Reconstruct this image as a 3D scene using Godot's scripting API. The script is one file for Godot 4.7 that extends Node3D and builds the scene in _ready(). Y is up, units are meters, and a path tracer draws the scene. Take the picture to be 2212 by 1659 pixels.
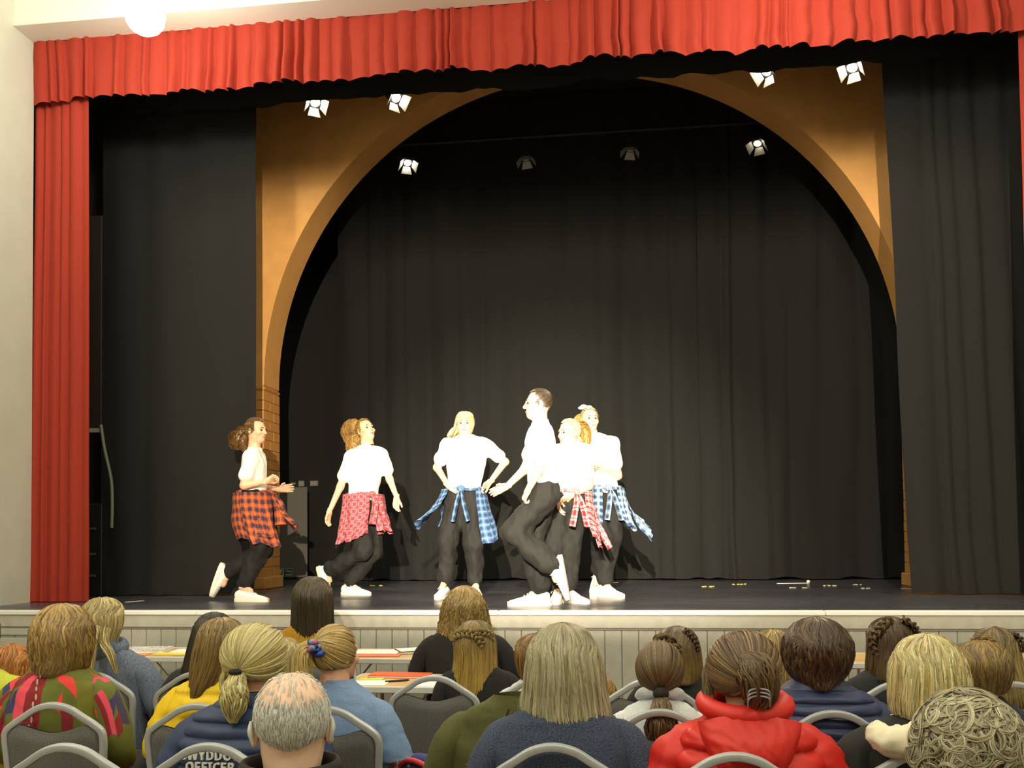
extends Node3D
# A village hall stage seen from the seats: dancers on stage, audience in rows of banquet chairs.
# World: x along the stage, y up, z towards the audience; the stage's front edge is z = 0, its floor y = 1.

var rng := RandomNumberGenerator.new()
var noise := FastNoiseLite.new()
var taken := {}
var M := {}
var head_fine: Geo
var head_plain: Geo
var seated: Geo
var seated_legs: Geo
var hand_poses := {}
var chair_root: Node3D
const STAGE_Y := 1.0

class Geo:
	var v := PackedVector3Array()
	var uv := PackedVector2Array()
	var c := PackedColorArray()
	var i := PackedInt32Array()
	var col := Color(1, 1, 1)
	func vert(p: Vector3, t := Vector2.ZERO) -> int:
		v.append(p)
		uv.append(t)
		c.append(col)
		return v.size() - 1
	func tri(a: int, b: int, d: int) -> void:
		i.append(a)
		i.append(b)
		i.append(d)
	func quad(a: int, b: int, d: int, e: int) -> void:
		i.append(a)
		i.append(b)
		i.append(d)
		i.append(a)
		i.append(d)
		i.append(e)
	func add(o: Geo, xf := Transform3D.IDENTITY) -> void:
		var base := v.size()
		v.append_array(xf * o.v)
		uv.append_array(o.uv)
		c.append_array(o.c)
		var flip := xf.basis.determinant() < 0.0
		var n := o.i.size()
		var at := i.size()
		i.resize(at + n)
		for k in range(0, n, 3):
			i[at + k] = o.i[k] + base
			i[at + k + 1] = o.i[k + (2 if flip else 1)] + base
			i[at + k + 2] = o.i[k + (1 if flip else 2)] + base
	func tint(k: Color) -> void:
		c.fill(k)
	# rows of points of one length, joined row to row; wrap closes each row
	func rows(rs: Array, wrap := false, su := 1.0, sv := 1.0) -> void:
		var base := v.size()
		var n: int = rs[0].size()
		var m := rs.size()
		for j in m:
			var r: PackedVector3Array = rs[j]
			for k in n:
				v.append(r[k])
				uv.append(Vector2(su * k / (n if wrap else n - 1), sv * j / (m - 1)))
				c.append(col)
		for j in m - 1:
			for k in (n if wrap else n - 1):
				var k2 := (k + 1) % n
				var a := base + j * n + k
				var b := base + j * n + k2
				var d := base + (j + 1) * n + k2
				var e := base + (j + 1) * n + k
				quad(a, b, d, e)
	func cap(ring: PackedVector3Array, flip := false) -> void:
		var mid := Vector3.ZERO
		for p in ring:
			mid += p
		var m := vert(mid / ring.size())
		var base := v.size()
		for p in ring:
			vert(p)
		for k in ring.size():
			if flip:
				tri(m, base + (k + 1) % ring.size(), base + k)
			else:
				tri(m, base + k, base + (k + 1) % ring.size())
	# swept round tube along points with a radius at each
	func tube(pts: PackedVector3Array, rad: PackedFloat32Array, sides := 10, flat := 1.0, up := Vector3(0, 0, 1)) -> void:
		var rs := []
		var n := pts.size()
		for j in n:
			var t := (pts[mini(j + 1, n - 1)] - pts[maxi(j - 1, 0)]).normalized()
			var s := t.cross(up)
			if s.length() < 0.05:
				s = t.cross(Vector3(1, 0, 0.1))
			s = s.normalized()
			var w := s.cross(t)
			var ring := PackedVector3Array()
			for k in sides:
				var a := TAU * k / sides
				ring.append(pts[j] + s * cos(a) * rad[j] + w * sin(a) * rad[j] * flat)
			rs.append(ring)
		rows(rs, true)
		cap(rs[0])
		cap(rs[n - 1], true)
	# a box with chamfered edges
	func box(lo: Vector3, hi: Vector3, ch := 0.0) -> void:
		var m := (lo + hi) * 0.5
		var h := (hi - lo) * 0.5
		ch = minf(ch, minf(h.x, minf(h.y, h.z)) * 0.9)
		var ids := {}
		for sx in [-1, 1]:
			for sy in [-1, 1]:
				for sz in [-1, 1]:
					var s := Vector3(sx, sy, sz)
					for ax in 3:
						var q := h - Vector3(ch, ch, ch)
						q[ax] = h[ax]
						ids[[sx, sy, sz, ax]] = vert(m + s * q, Vector2(q.x * sx + q.z * sz, q.y * sy + q.z * 0.3))
		for ax in 3:
			var b := (ax + 1) % 3
			var d := (ax + 2) % 3
			for s in [-1, 1]:
				var q := []
				for e in [[-1, -1], [1, -1], [1, 1], [-1, 1]]:
					var key := [0, 0, 0, ax]
					key[ax] = s
					key[b] = e[0]
					key[d] = e[1]
					q.append(ids[key])
				if s > 0:
					quad(q[0], q[3], q[2], q[1])
				else:
					quad(q[0], q[1], q[2], q[3])
		if ch <= 0.0:
			return
		for ax in 3:
			var b := (ax + 1) % 3
			var d := (ax + 2) % 3
			for e in [[-1, -1], [1, -1], [1, 1], [-1, 1]]:
				var k1 := [0, 0, 0, b]
				var k2 := [0, 0, 0, b]
				var k3 := [0, 0, 0, d]
				var k4 := [0, 0, 0, d]
				for kk in [k1, k2, k3, k4]:
					kk[b] = e[0]
					kk[d] = e[1]
				k1[ax] = -1
				k2[ax] = 1
				k3[ax] = 1
				k4[ax] = -1
				if e[0] * e[1] > 0:
					quad(ids[k1], ids[k4], ids[k3], ids[k2])
				else:
					quad(ids[k1], ids[k2], ids[k3], ids[k4])
		for sx in [-1, 1]:
			for sy in [-1, 1]:
				for sz in [-1, 1]:
					if sx * sy * sz > 0:
						tri(ids[[sx, sy, sz, 0]], ids[[sx, sy, sz, 2]], ids[[sx, sy, sz, 1]])
					else:
						tri(ids[[sx, sy, sz, 0]], ids[[sx, sy, sz, 1]], ids[[sx, sy, sz, 2]])
	func ball(at: Vector3, r: Vector3, n := 12) -> void:
		var rs := []
		for j in n / 2 + 1:
			var e := PI * (j * 2.0 / n - 0.5)
			var ring := PackedVector3Array()
			for k in n:
				var a := TAU * k / n
				ring.append(at + Vector3(cos(a) * cos(e), -sin(e), sin(a) * cos(e)) * r)
			rs.append(ring)
		rows(rs, true)

# Signed distance on a grid, meshed as surface nets.
class Field:
	var o: Vector3
	var h: float
	var nx: int
	var ny: int
	var nz: int
	var f := PackedFloat32Array()
	func _init(lo: Vector3, hi: Vector3, cell: float) -> void:
		o = lo
		h = cell
		nx = int(ceil((hi.x - lo.x) / cell)) + 1
		ny = int(ceil((hi.y - lo.y) / cell)) + 1
		nz = int(ceil((hi.z - lo.z) / cell)) + 1
		f.resize(nx * ny * nz)
		f.fill(1.0)
	func span(lo: Vector3, hi: Vector3) -> Array:
		return [maxi(0, int((lo.x - o.x) / h)), mini(nx - 1, int((hi.x - o.x) / h) + 1), maxi(0, int((lo.y - o.y) / h)), mini(ny - 1, int((hi.y - o.y) / h) + 1), maxi(0, int((lo.z - o.z) / h)), mini(nz - 1, int((hi.z - o.z) / h) + 1)]
	func bone(a: Vector3, b: Vector3, ra: float, rb: float, k := 0.03) -> void:
		var m := maxf(ra, rb) + k + 2.0 * h
		var mm := Vector3(m, m, m)
		var r := span(Vector3(minf(a.x, b.x), minf(a.y, b.y), minf(a.z, b.z)) - mm, Vector3(maxf(a.x, b.x), maxf(a.y, b.y), maxf(a.z, b.z)) + mm)
		var ba := b - a
		var inv := 1.0 / maxf(ba.length_squared(), 1e-9)
		var dr := rb - ra
		for z in range(r[4], r[5] + 1):
			for y in range(r[2], r[3] + 1):
				var at: int = (z * ny + y) * nx
				var p := Vector3(o.x + r[0] * h, o.y + y * h, o.z + z * h) - a
				for x in range(r[0], r[1] + 1):
					var t := clampf(p.dot(ba) * inv, 0.0, 1.0)
					var d := (p - ba * t).length() - ra - dr * t
					p.x += h
					if d > k + h + h:
						continue
					var q := f[at + x]
					var e := k - absf(q - d)
					if e > 0.0:
						f[at + x] = minf(q, d) - e * e / (4.0 * k)
					elif d < q:
						f[at + x] = d
	func egg(c: Vector3, rad: Vector3, k := 0.02, turn := Basis.IDENTITY, carve := false) -> void:
		var big := maxf(rad.x, maxf(rad.y, rad.z)) + k + 2.0 * h
		var mm := Vector3(big, big, big)
		var r := span(c - mm, c + mm)
		var back := turn.transposed()
		var least := minf(rad.x, minf(rad.y, rad.z))
		for z in range(r[4], r[5] + 1):
			for y in range(r[2], r[3] + 1):
				var at: int = (z * ny + y) * nx
				for x in range(r[0], r[1] + 1):
					var p := back * (Vector3(o.x + x * h, o.y + y * h, o.z + z * h) - c)
					var q0 := p / rad
					var l := q0.length()
					var g := (q0 / rad).length()
					var d := l * (l - 1.0) / g if g > 1e-6 else -least
					var q := f[at + x]
					if carve:
						d = -d
						var e2 := k - absf(q - d)
						f[at + x] = maxf(q, d) + (e2 * e2 / (4.0 * k) if e2 > 0.0 else 0.0)
					else:
						var e := k - absf(q - d)
						if e > 0.0:
							f[at + x] = minf(q, d) - e * e / (4.0 * k)
						elif d < q:
							f[at + x] = d
	# keep the side where n . p < d
	func cut(n: Vector3, d: float) -> void:
		var at := 0
		for z in nz:
			for y in ny:
				var s := n.dot(Vector3(o.x, o.y + y * h, o.z + z * h)) - d
				var step := n.x * h
				for x in nx:
					if s > f[at]:
						f[at] = s
					s += step
					at += 1
	func net(g: Geo) -> void:
		var ids := PackedInt32Array()
		ids.resize(f.size())
		ids.fill(-1)
		var off := [0, 1, nx, nx + 1, nx * ny, nx * ny + 1, nx * ny + nx, nx * ny + nx + 1]
		var edges := [[0, 1], [2, 3], [4, 5], [6, 7], [0, 2], [1, 3], [4, 6], [5, 7], [0, 4], [1, 5], [2, 6], [3, 7]]
		var far := h * 2.0
		var w := PackedFloat32Array()
		w.resize(8)
		var cells := PackedInt32Array()
		for z in nz - 1:
			for y in ny - 1:
				var at := (z * ny + y) * nx
				for x in nx - 1:
					var q := f[at + x]
					if q > far or q < -far:
						continue
					var base := at + x
					var neg := 0
					for k in 8:
						var u := f[base + off[k]]
						w[k] = u
						if u < 0.0:
							neg += 1
					if neg == 0 or neg == 8:
						continue
					var p := Vector3.ZERO
					var n := 0
					for e in edges:
						var a := w[e[0]]
						var b := w[e[1]]
						if (a < 0.0) != (b < 0.0):
							var t := a / (a - b)
							var pa := Vector3(e[0] & 1, (e[0] >> 1) & 1, e[0] >> 2)
							var pb := Vector3(e[1] & 1, (e[1] >> 1) & 1, e[1] >> 2)
							p += pa.lerp(pb, t)
							n += 1
					p = o + (Vector3(x, y, z) + p / n) * h
					ids[base] = g.vert(p, Vector2(p.x, p.y))
					cells.append(base)
		for base in cells:
			var s := f[base] < 0.0
			if (f[base + 1] < 0.0) != s:
				face(g, ids, base, nx, nx * ny, s)
			if (f[base + nx] < 0.0) != s:
				face(g, ids, base, nx * ny, 1, s)
			if (f[base + nx * ny] < 0.0) != s:
				face(g, ids, base, 1, nx, s)
	func face(g: Geo, ids: PackedInt32Array, base: int, u: int, w: int, s: bool) -> void:
		if base - u - w < 0:
			return
		var a := ids[base]
		var b := ids[base - u]
		var c := ids[base - u - w]
		var d := ids[base - w]
		if a < 0 or b < 0 or c < 0 or d < 0:
			return
		if s:
			g.quad(a, d, c, b)
		else:
			g.quad(a, b, c, d)

func mesh_of(g: Geo, flat := false) -> ArrayMesh:
	var arr := []
	arr.resize(Mesh.ARRAY_MAX)
	if flat:
		var v := PackedVector3Array()
		var n := PackedVector3Array()
		var u := PackedVector2Array()
		var c := PackedColorArray()
		for k in range(0, g.i.size(), 3):
			var a := g.v[g.i[k]]
			var b := g.v[g.i[k + 1]]
			var d := g.v[g.i[k + 2]]
			var nn := (d - a).cross(b - a).normalized()
			for q in 3:
				v.append(g.v[g.i[k + q]])
				n.append(nn)
				u.append(g.uv[g.i[k + q]])
				c.append(g.c[g.i[k + q]])
		arr[Mesh.ARRAY_VERTEX] = v
		arr[Mesh.ARRAY_NORMAL] = n
		arr[Mesh.ARRAY_TEX_UV] = u
		arr[Mesh.ARRAY_COLOR] = c
	else:
		arr[Mesh.ARRAY_VERTEX] = g.v
		arr[Mesh.ARRAY_NORMAL] = normals(g)
		arr[Mesh.ARRAY_TEX_UV] = g.uv
		arr[Mesh.ARRAY_COLOR] = g.c
		arr[Mesh.ARRAY_INDEX] = g.i
	var m := ArrayMesh.new()
	m.add_surface_from_arrays(Mesh.PRIMITIVE_TRIANGLES, arr)
	return m

func normals(g: Geo) -> PackedVector3Array:
	var n := PackedVector3Array()
	n.resize(g.v.size())
	var ix := g.i
	var v := g.v
	for k in range(0, ix.size(), 3):
		var a := ix[k]
		var b := ix[k + 1]
		var d := ix[k + 2]
		var q := (v[d] - v[a]).cross(v[b] - v[a])
		n[a] += q
		n[b] += q
		n[d] += q
	for k in n.size():
		n[k] = n[k].normalized() if n[k].length_squared() > 1e-20 else Vector3.UP
	return n

# push every point along its normal by amp * noise
func rumple(g: Geo, amp: float, freq: float, stretch := Vector3.ONE) -> void:
	var n := normals(g)
	for k in g.v.size():
		var p := g.v[k] * freq * stretch
		g.v[k] += n[k] * amp * noise.get_noise_3d(p.x, p.y, p.z)

func numbered(called: String) -> String:
	if not taken.has(called):
		taken[called] = 0
		return called
	taken[called] += 1
	return "%s_%03d" % [called, taken[called]]

func tag(o: Node, label: String, category: String, group := "", kind := "") -> Node:
	if label:
		o.set_meta("label", label)
	if category:
		o.set_meta("category", category)
	if group:
		o.set_meta("group", group)
	if kind:
		o.set_meta("kind", kind)
	return o

func thing(called: String, label: String, category: String, at := Vector3.ZERO, turn := 0.0, group := "") -> Node3D:
	var o := Node3D.new()
	o.name = numbered(called)
	add_child(o)
	o.position = at
	o.rotation.y = turn
	tag(o, label, category, group)
	return o

func part(called: String, g: Geo, m: Material, parent: Node = null, flat := false, label := "") -> MeshInstance3D:
	return inst(called, mesh_of(g, flat), m, parent, label)

func inst(called: String, mesh: Mesh, m: Material, parent: Node = null, label := "") -> MeshInstance3D:
	var o := MeshInstance3D.new()
	o.mesh = mesh
	o.material_override = m
	if parent == null:
		o.name = numbered(called)
		add_child(o)
	else:
		o.name = called
		parent.add_child(o, true)
	if label:
		o.set_meta("label", label)
	return o

func struct(called: String, g: Geo, m: Material, label: String, flat := true) -> MeshInstance3D:
	var o := part(called, g, m, null, flat)
	tag(o, label, "", "", "structure")
	return o

func boxgeo(lo: Vector3, hi: Vector3, ch := 0.0) -> Geo:
	var g := Geo.new()
	g.box(lo, hi, ch)
	return g

func std(col: Color, rough := 0.8, metal := 0.0) -> StandardMaterial3D:
	var m := StandardMaterial3D.new()
	m.albedo_color = col
	m.roughness = rough
	m.metallic = metal
	return m

func rgb(r: int, g: int, b: int) -> Color:
	return Color8(r, g, b)

func noise_tex(size: int, freq: float, a: Color, b: Color, sd: int, octaves := 4, lo := 0.0, hi := 1.0) -> NoiseTexture2D:
	var t := NoiseTexture2D.new()
	t.width = size
	t.height = size
	t.seamless = true
	t.generate_mipmaps = false
	var n := FastNoiseLite.new()
	n.seed = sd
	n.noise_type = FastNoiseLite.TYPE_SIMPLEX_SMOOTH
	n.frequency = freq
	n.fractal_octaves = octaves
	t.noise = n
	var gr := Gradient.new()
	gr.set_color(0, a)
	gr.set_offset(0, lo)
	gr.set_color(1, b)
	gr.set_offset(1, hi)
	t.color_ramp = gr
	return t

func hmap(m: StandardMaterial3D, tex: Texture2D, cm: float) -> void:
	m.heightmap_enabled = true
	m.heightmap_texture = tex
	m.heightmap_scale = cm

func tri(m: StandardMaterial3D, scale: float) -> StandardMaterial3D:
	m.uv1_triplanar = true
	m.uv1_scale = Vector3(scale, scale, scale)
	return m

func smooth_path(pts: PackedVector3Array, n: int) -> PackedVector3Array:
	var out := PackedVector3Array()
	var m := pts.size() - 1
	for k in n + 1:
		var t := float(k) / n * m
		var j := mini(int(t), m - 1)
		var u := t - j
		out.append(pts[j].cubic_interpolate(pts[j + 1], pts[maxi(j - 1, 0)], pts[mini(j + 2, m)], u))
	return out

func smooth_list(v: Array, n: int) -> PackedFloat32Array:
	var out := PackedFloat32Array()
	var m := v.size() - 1
	for k in n + 1:
		var t := float(k) / n * m
		var j := mini(int(t), m - 1)
		out.append(cubic_interpolate(v[j], v[j + 1], v[maxi(j - 1, 0)], v[mini(j + 2, m)], t - j))
	return out

func _ready() -> void:
	rng.seed = 7
	noise.seed = 3
	noise.noise_type = FastNoiseLite.TYPE_SIMPLEX_SMOOTH
	noise.frequency = 1.0
	noise.fractal_octaves = 2
	view_and_light()
	materials()
	hall()
	stage_house()
	drapes()
	stage_lamps()
	stage_bits()
	tables()
	make_chair()
	chairs()
	make_bodies()
	dancers()
	audience()

func view_and_light() -> void:
	var cam := Camera3D.new()
	cam.name = "camera"
	cam.projection = Camera3D.PROJECTION_FRUSTUM
	cam.keep_aspect = Camera3D.KEEP_HEIGHT
	cam.near = 0.1
	cam.far = 60.0
	cam.size = 0.1 * 1659.0 / 2000.0
	cam.frustum_offset = Vector2(0.0, 0.1 * 270.5 / 2000.0)
	cam.position = Vector3(0, 1.57, 7.1)
	cam.rotation_degrees = Vector3(1.7, 7.1, -0.55)
	add_child(cam)
	cam.current = true
	var we := WorldEnvironment.new()
	we.name = "environment"
	var e := Environment.new()
	e.background_mode = Environment.BG_COLOR
	e.background_color = Color(0, 0, 0)
	e.tonemap_mode = Environment.TONE_MAPPER_LINEAR
	e.tonemap_exposure = 1.0
	e.sdfgi_enabled = true
	e.ssao_enabled = true
	e.ssil_enabled = true
	we.environment = e
	add_child(we)
	# front-of-house lanterns on the rear wall of the hall, aimed at the dancers
	spot("front_of_house_beam", Vector3(-0.2, 3.3, 9.9), Vector3(-0.7, 2.0, -1.0), 480.0, 13.0, 0.025, Color(1.0, 0.94, 0.82), 1.0)
	spot("front_of_house_wash", Vector3(0.35, 3.3, 9.9), Vector3(-0.8, 2.6, -3.0), 170.0, 27.0, 0.025, Color(1.0, 0.92, 0.79), 0.5)

func spot(called: String, at: Vector3, to: Vector3, energy: float, angle: float, size: float, col: Color, blend: float) -> SpotLight3D:
	var l := SpotLight3D.new()
	l.name = called
	add_child(l)
	l.position = at
	l.look_at_from_position(at, to, Vector3.UP if absf((to - at).normalized().y) < 0.98 else Vector3(0, 0, 1))
	l.light_energy = energy
	l.spot_angle = angle
	l.spot_angle_attenuation = blend
	l.spot_range = 40.0
	l.spot_attenuation = 2.0
	l.light_size = size
	l.light_color = col
	l.shadow_enabled = true
	return l

func omni(called: String, at: Vector3, energy: float, size: float, col: Color) -> void:
	var l := OmniLight3D.new()
	l.name = called
	add_child(l)
	l.position = at
	l.light_energy = energy
	l.light_size = size
	l.light_color = col
	l.omni_range = 40.0
	l.omni_attenuation = 2.0
	l.shadow_enabled = true

func materials() -> void:
	var plaster := noise_tex(512, 0.006, Color(0.97, 0.97, 0.965), Color(1, 1, 1), 11, 3)
	M.wall = std(rgb(214, 214, 200), 0.85)
	M.wall.albedo_texture = plaster
	tri(M.wall, 0.6)
	M.ceiling = std(rgb(235, 233, 220), 0.9)
	M.beam_soffit = std(rgb(196, 199, 194), 0.85)
	M.hall_floor = std(rgb(122, 86, 52), 0.45)
	M.hall_floor.albedo_texture = noise_tex(512, 0.03, Color(0.7, 0.7, 0.7), Color(1, 1, 1), 12)
	tri(M.hall_floor, 0.8)
	M.fascia = std(rgb(192, 191, 182), 0.6)
	M.fascia.albedo_texture = noise_tex(512, 0.015, Color(0.92, 0.91, 0.9), Color(1, 1, 1), 13)
	tri(M.fascia, 0.9)
	M.nosing = std(rgb(236, 237, 234), 0.5)
	M.rail = std(rgb(150, 150, 146), 0.6)
	M.black_wall = std(rgb(22, 21, 21), 0.9)
	# black vinyl stage floor with scuffs
	M.stage = std(rgb(255, 255, 255), 0.32)
	M.stage.albedo_texture = scuffs()
	M.stage.uv1_scale = Vector3(1, 1, 1)
	M.stage.roughness_texture = noise_tex(512, 0.01, Color(0.16, 0.16, 0.16), Color(0.45, 0.45, 0.45), 15)
	M.stage.roughness = 1.0
	# ochre painted plaster of the arch
	M.ochre = std(rgb(226, 166, 94), 0.7)
	M.ochre.albedo_texture = noise_tex(512, 0.012, Color(0.93, 0.925, 0.92), Color(1, 1, 1), 16)
	tri(M.ochre, 0.5)
	M.ochre_brick = std(rgb(226, 164, 90), 0.55)
	M.ochre_brick.albedo_texture = noise_tex(256, 0.03, Color(0.85, 0.82, 0.8), Color(1, 1, 1), 18)
	tri(M.ochre_brick, 2.0)
	# red velvet and black wool serge
	var nap := noise_tex(512, 0.05, Color(0.86, 0.86, 0.86), Color(1, 1, 1), 20, 5)
	M.velvet = std(rgb(176, 52, 32), 0.85)
	M.velvet.albedo_texture = nap
	tri(M.velvet, 2.5)
	M.velvet.rim_enabled = true
	M.velvet.rim = 0.35
	M.velvet.rim_tint = 0.8
	M.serge = std(rgb(21, 21, 20), 0.95)
	M.serge.albedo_texture = noise_tex(512, 0.04, Color(0.75, 0.75, 0.75), Color(1, 1, 1), 21, 5)
	tri(M.serge, 2.0)
	M.lantern = std(rgb(14, 14, 15), 0.6)
	M.flap = std(rgb(150, 150, 148), 0.5, 0.2)
	M.steel = std(rgb(168, 170, 172), 0.32, 0.85)
	M.chrome = std(rgb(200, 200, 200), 0.18, 1.0)
	M.frame = std(rgb(172, 176, 180), 0.4, 0.1)
	M.pad = std(rgb(122, 122, 119), 0.95)
	M.pad.albedo_texture = noise_tex(512, 0.09, Color(0.6, 0.6, 0.62), Color(1, 1, 1), 22, 3, 0.25, 0.75)
	tri(M.pad, 5.0)
	M.wood = std(rgb(216, 180, 124), 0.45)
	M.wood.albedo_texture = noise_tex(512, 0.01, Color(0.88, 0.86, 0.82), Color(1, 1, 1), 23)
	tri(M.wood, 1.0)
	M.edge = std(rgb(206, 208, 208), 0.5)
	M.apron = std(rgb(84, 60, 44), 0.6)
	M.paper = std(rgb(240, 240, 234), 0.8)
	M.hair = std(Color(1, 1, 1), 0.36)
	M.hair.vertex_color_use_as_albedo = true
	var strand := Image.create(256, 64, false, Image.FORMAT_RGB8)
	var sr := RandomNumberGenerator.new()
	sr.seed = 77
	for x in 256:
		var base := sr.randf_range(0.7, 1.0)
		for y in 64:
			var q := clampf(base + 0.1 * noise.get_noise_2d(x * 3.0, y * 0.08), 0, 1)
			strand.set_pixel(x, y, Color(q, q, q))
	M.hair.albedo_texture = ImageTexture.create_from_image(strand)
	hmap(M.hair, M.hair.albedo_texture, 0.04)
	M.skin = std(Color(1, 1, 1), 0.55)
	M.skin.vertex_color_use_as_albedo = true
	M.eye = std(rgb(60, 45, 35), 0.2)

func scuffs() -> ImageTexture:
	var im := Image.create(2048, 1024, false, Image.FORMAT_RGB8)
	im.fill(rgb(46, 46, 50))
	var r := RandomNumberGenerator.new()
	r.seed = 5
	var n := FastNoiseLite.new()
	n.seed = 9
	n.frequency = 0.006
	for y in range(0, 1024, 4):
		for x in range(0, 2048, 8):
			var d := n.get_noise_2d(x * 0.6, y * 2.0) * 0.035 + r.randf_range(-0.01, 0.01)
			im.fill_rect(Rect2i(x, y, 8, 4), Color(0.29 + d, 0.29 + d, 0.32 + d))
	for k in 620:
		var p := Vector2(r.randf() * 2048.0, r.randf() * 1024.0)
		var a := r.randf_range(-0.9, 0.9)
		var l := r.randf_range(8, 60)
		var s := r.randf_range(0.24, 0.46)
		var bend := r.randf_range(-0.02, 0.02)
		for t in int(l):
			a += bend
			p += Vector2(cos(a), sin(a))
			if p.x >= 0 and p.y >= 0 and p.x < 2047 and p.y < 1023 and r.randf() < 0.8:
				im.set_pixel(int(p.x), int(p.y), Color(s, s, s))
	for k in 500:
		var s := r.randf_range(0.3, 0.6)
		im.fill_rect(Rect2i(r.randi() % 2046, r.randi() % 1022, 1 + r.randi() % 2, 1 + r.randi() % 2), Color(s, s, s * 0.95))
	return ImageTexture.create_from_image(im)

func hall() -> void:
	struct("floor", boxgeo(Vector3(-5.9, -0.2, 0.0), Vector3(4.9, 0.0, 10.7)), M.hall_floor, "brown wooden floor of the hall under the chairs")
	struct("wall_left", boxgeo(Vector3(-5.85, 0.0, -0.97), Vector3(-5.555, 7.6, 10.7)), M.wall, "pale plaster side wall beside the red curtain")
	struct("wall_right", boxgeo(Vector3(4.55, 0.0, -0.97), Vector3(4.85, 7.6, 10.7)), M.wall, "pale plaster side wall of the hall")
	struct("wall_rear", boxgeo(Vector3(-5.9, 0.0, 10.4), Vector3(4.9, 7.6, 10.7)), M.wall, "pale plaster rear wall of the hall")
	struct("ceiling", boxgeo(Vector3(-5.9, 7.6, -6.3), Vector3(4.9, 7.8, 10.7)), M.ceiling, "cream ceiling of the hall")
	struct("trim_1", boxgeo(Vector3(-5.56, 6.318, -0.96), Vector3(4.56, 7.6, -0.66), 0.008), M.ceiling, "cream beam across the hall above the red valance")
	# pendant lamps in two rows; the globes glow and carry the hall's light
	var globe := Geo.new()
	var rs := []
	for p in [[0.165, 0.05], [0.16, 0.075], [0.12, 0.12], [0.06, 0.15], [0.0, 0.155], [-0.06, 0.145], [-0.105, 0.115], [-0.135, 0.07], [-0.15, 0.02]]:
		var ring := PackedVector3Array()
		for k in 28:
			ring.append(Vector3(cos(TAU * k / 28) * p[1], p[0], sin(TAU * k / 28) * p[1]))
		rs.append(ring)
	globe.rows(rs, true)
	globe.cap(rs[8], true)
	globe.cap(rs[0])
	var glass := std(rgb(250, 250, 244), 0.3)
	glass.emission_enabled = true
	glass.emission = Color(1.0, 0.98, 0.93)
	glass.emission_energy_multiplier = 10.0
	var gm := mesh_of(globe)
	var n := 0
	for z in [0.2, 4.0, 7.8]:
		for x in [-3.79, 1.35]:
			var front: bool = z < 2.0
			var ly := 5.78 if front else 6.2
			var t := thing("pendant_lamp", ("glowing white globe pendant lamp hanging in front of the red valance" if x < 0 else "white globe pendant lamp above the middle of the stage edge") if front else "white globe pendant lamp over the audience seats", "lamp", Vector3(x, ly, z), 0.0, "hall pendant lamps")
			inst("globe", gm, glass, t)
			var rod := Geo.new()
			rod.tube(PackedVector3Array([Vector3(0, 0.16, 0), Vector3(0, 7.58 - ly, 0)]), PackedFloat32Array([0.008, 0.008]), 8)
			part("rod", rod, M.steel, t)
			var cup := Geo.new()
			cup.tube(PackedVector3Array([Vector3(0, 0.15, 0), Vector3(0, 0.22, 0), Vector3(0, 0.235, 0)]), PackedFloat32Array([0.06, 0.055, 0.02]), 16)
			part("cup", cup, M.steel, t)
			var rose := Geo.new()
			rose.tube(PackedVector3Array([Vector3(0, 7.55 - ly, 0), Vector3(0, 7.6 - ly, 0)]), PackedFloat32Array([0.06, 0.07]), 16)
			part("ceiling_rose", rose, M.steel, t)
			omni("pendant_light_%d" % n, Vector3(x, ly, z), 1.8 if front else (3.9 if z < 5.0 else 5.4), 0.14, Color(0.985, 0.97, 0.885))
			n += 1

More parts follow.
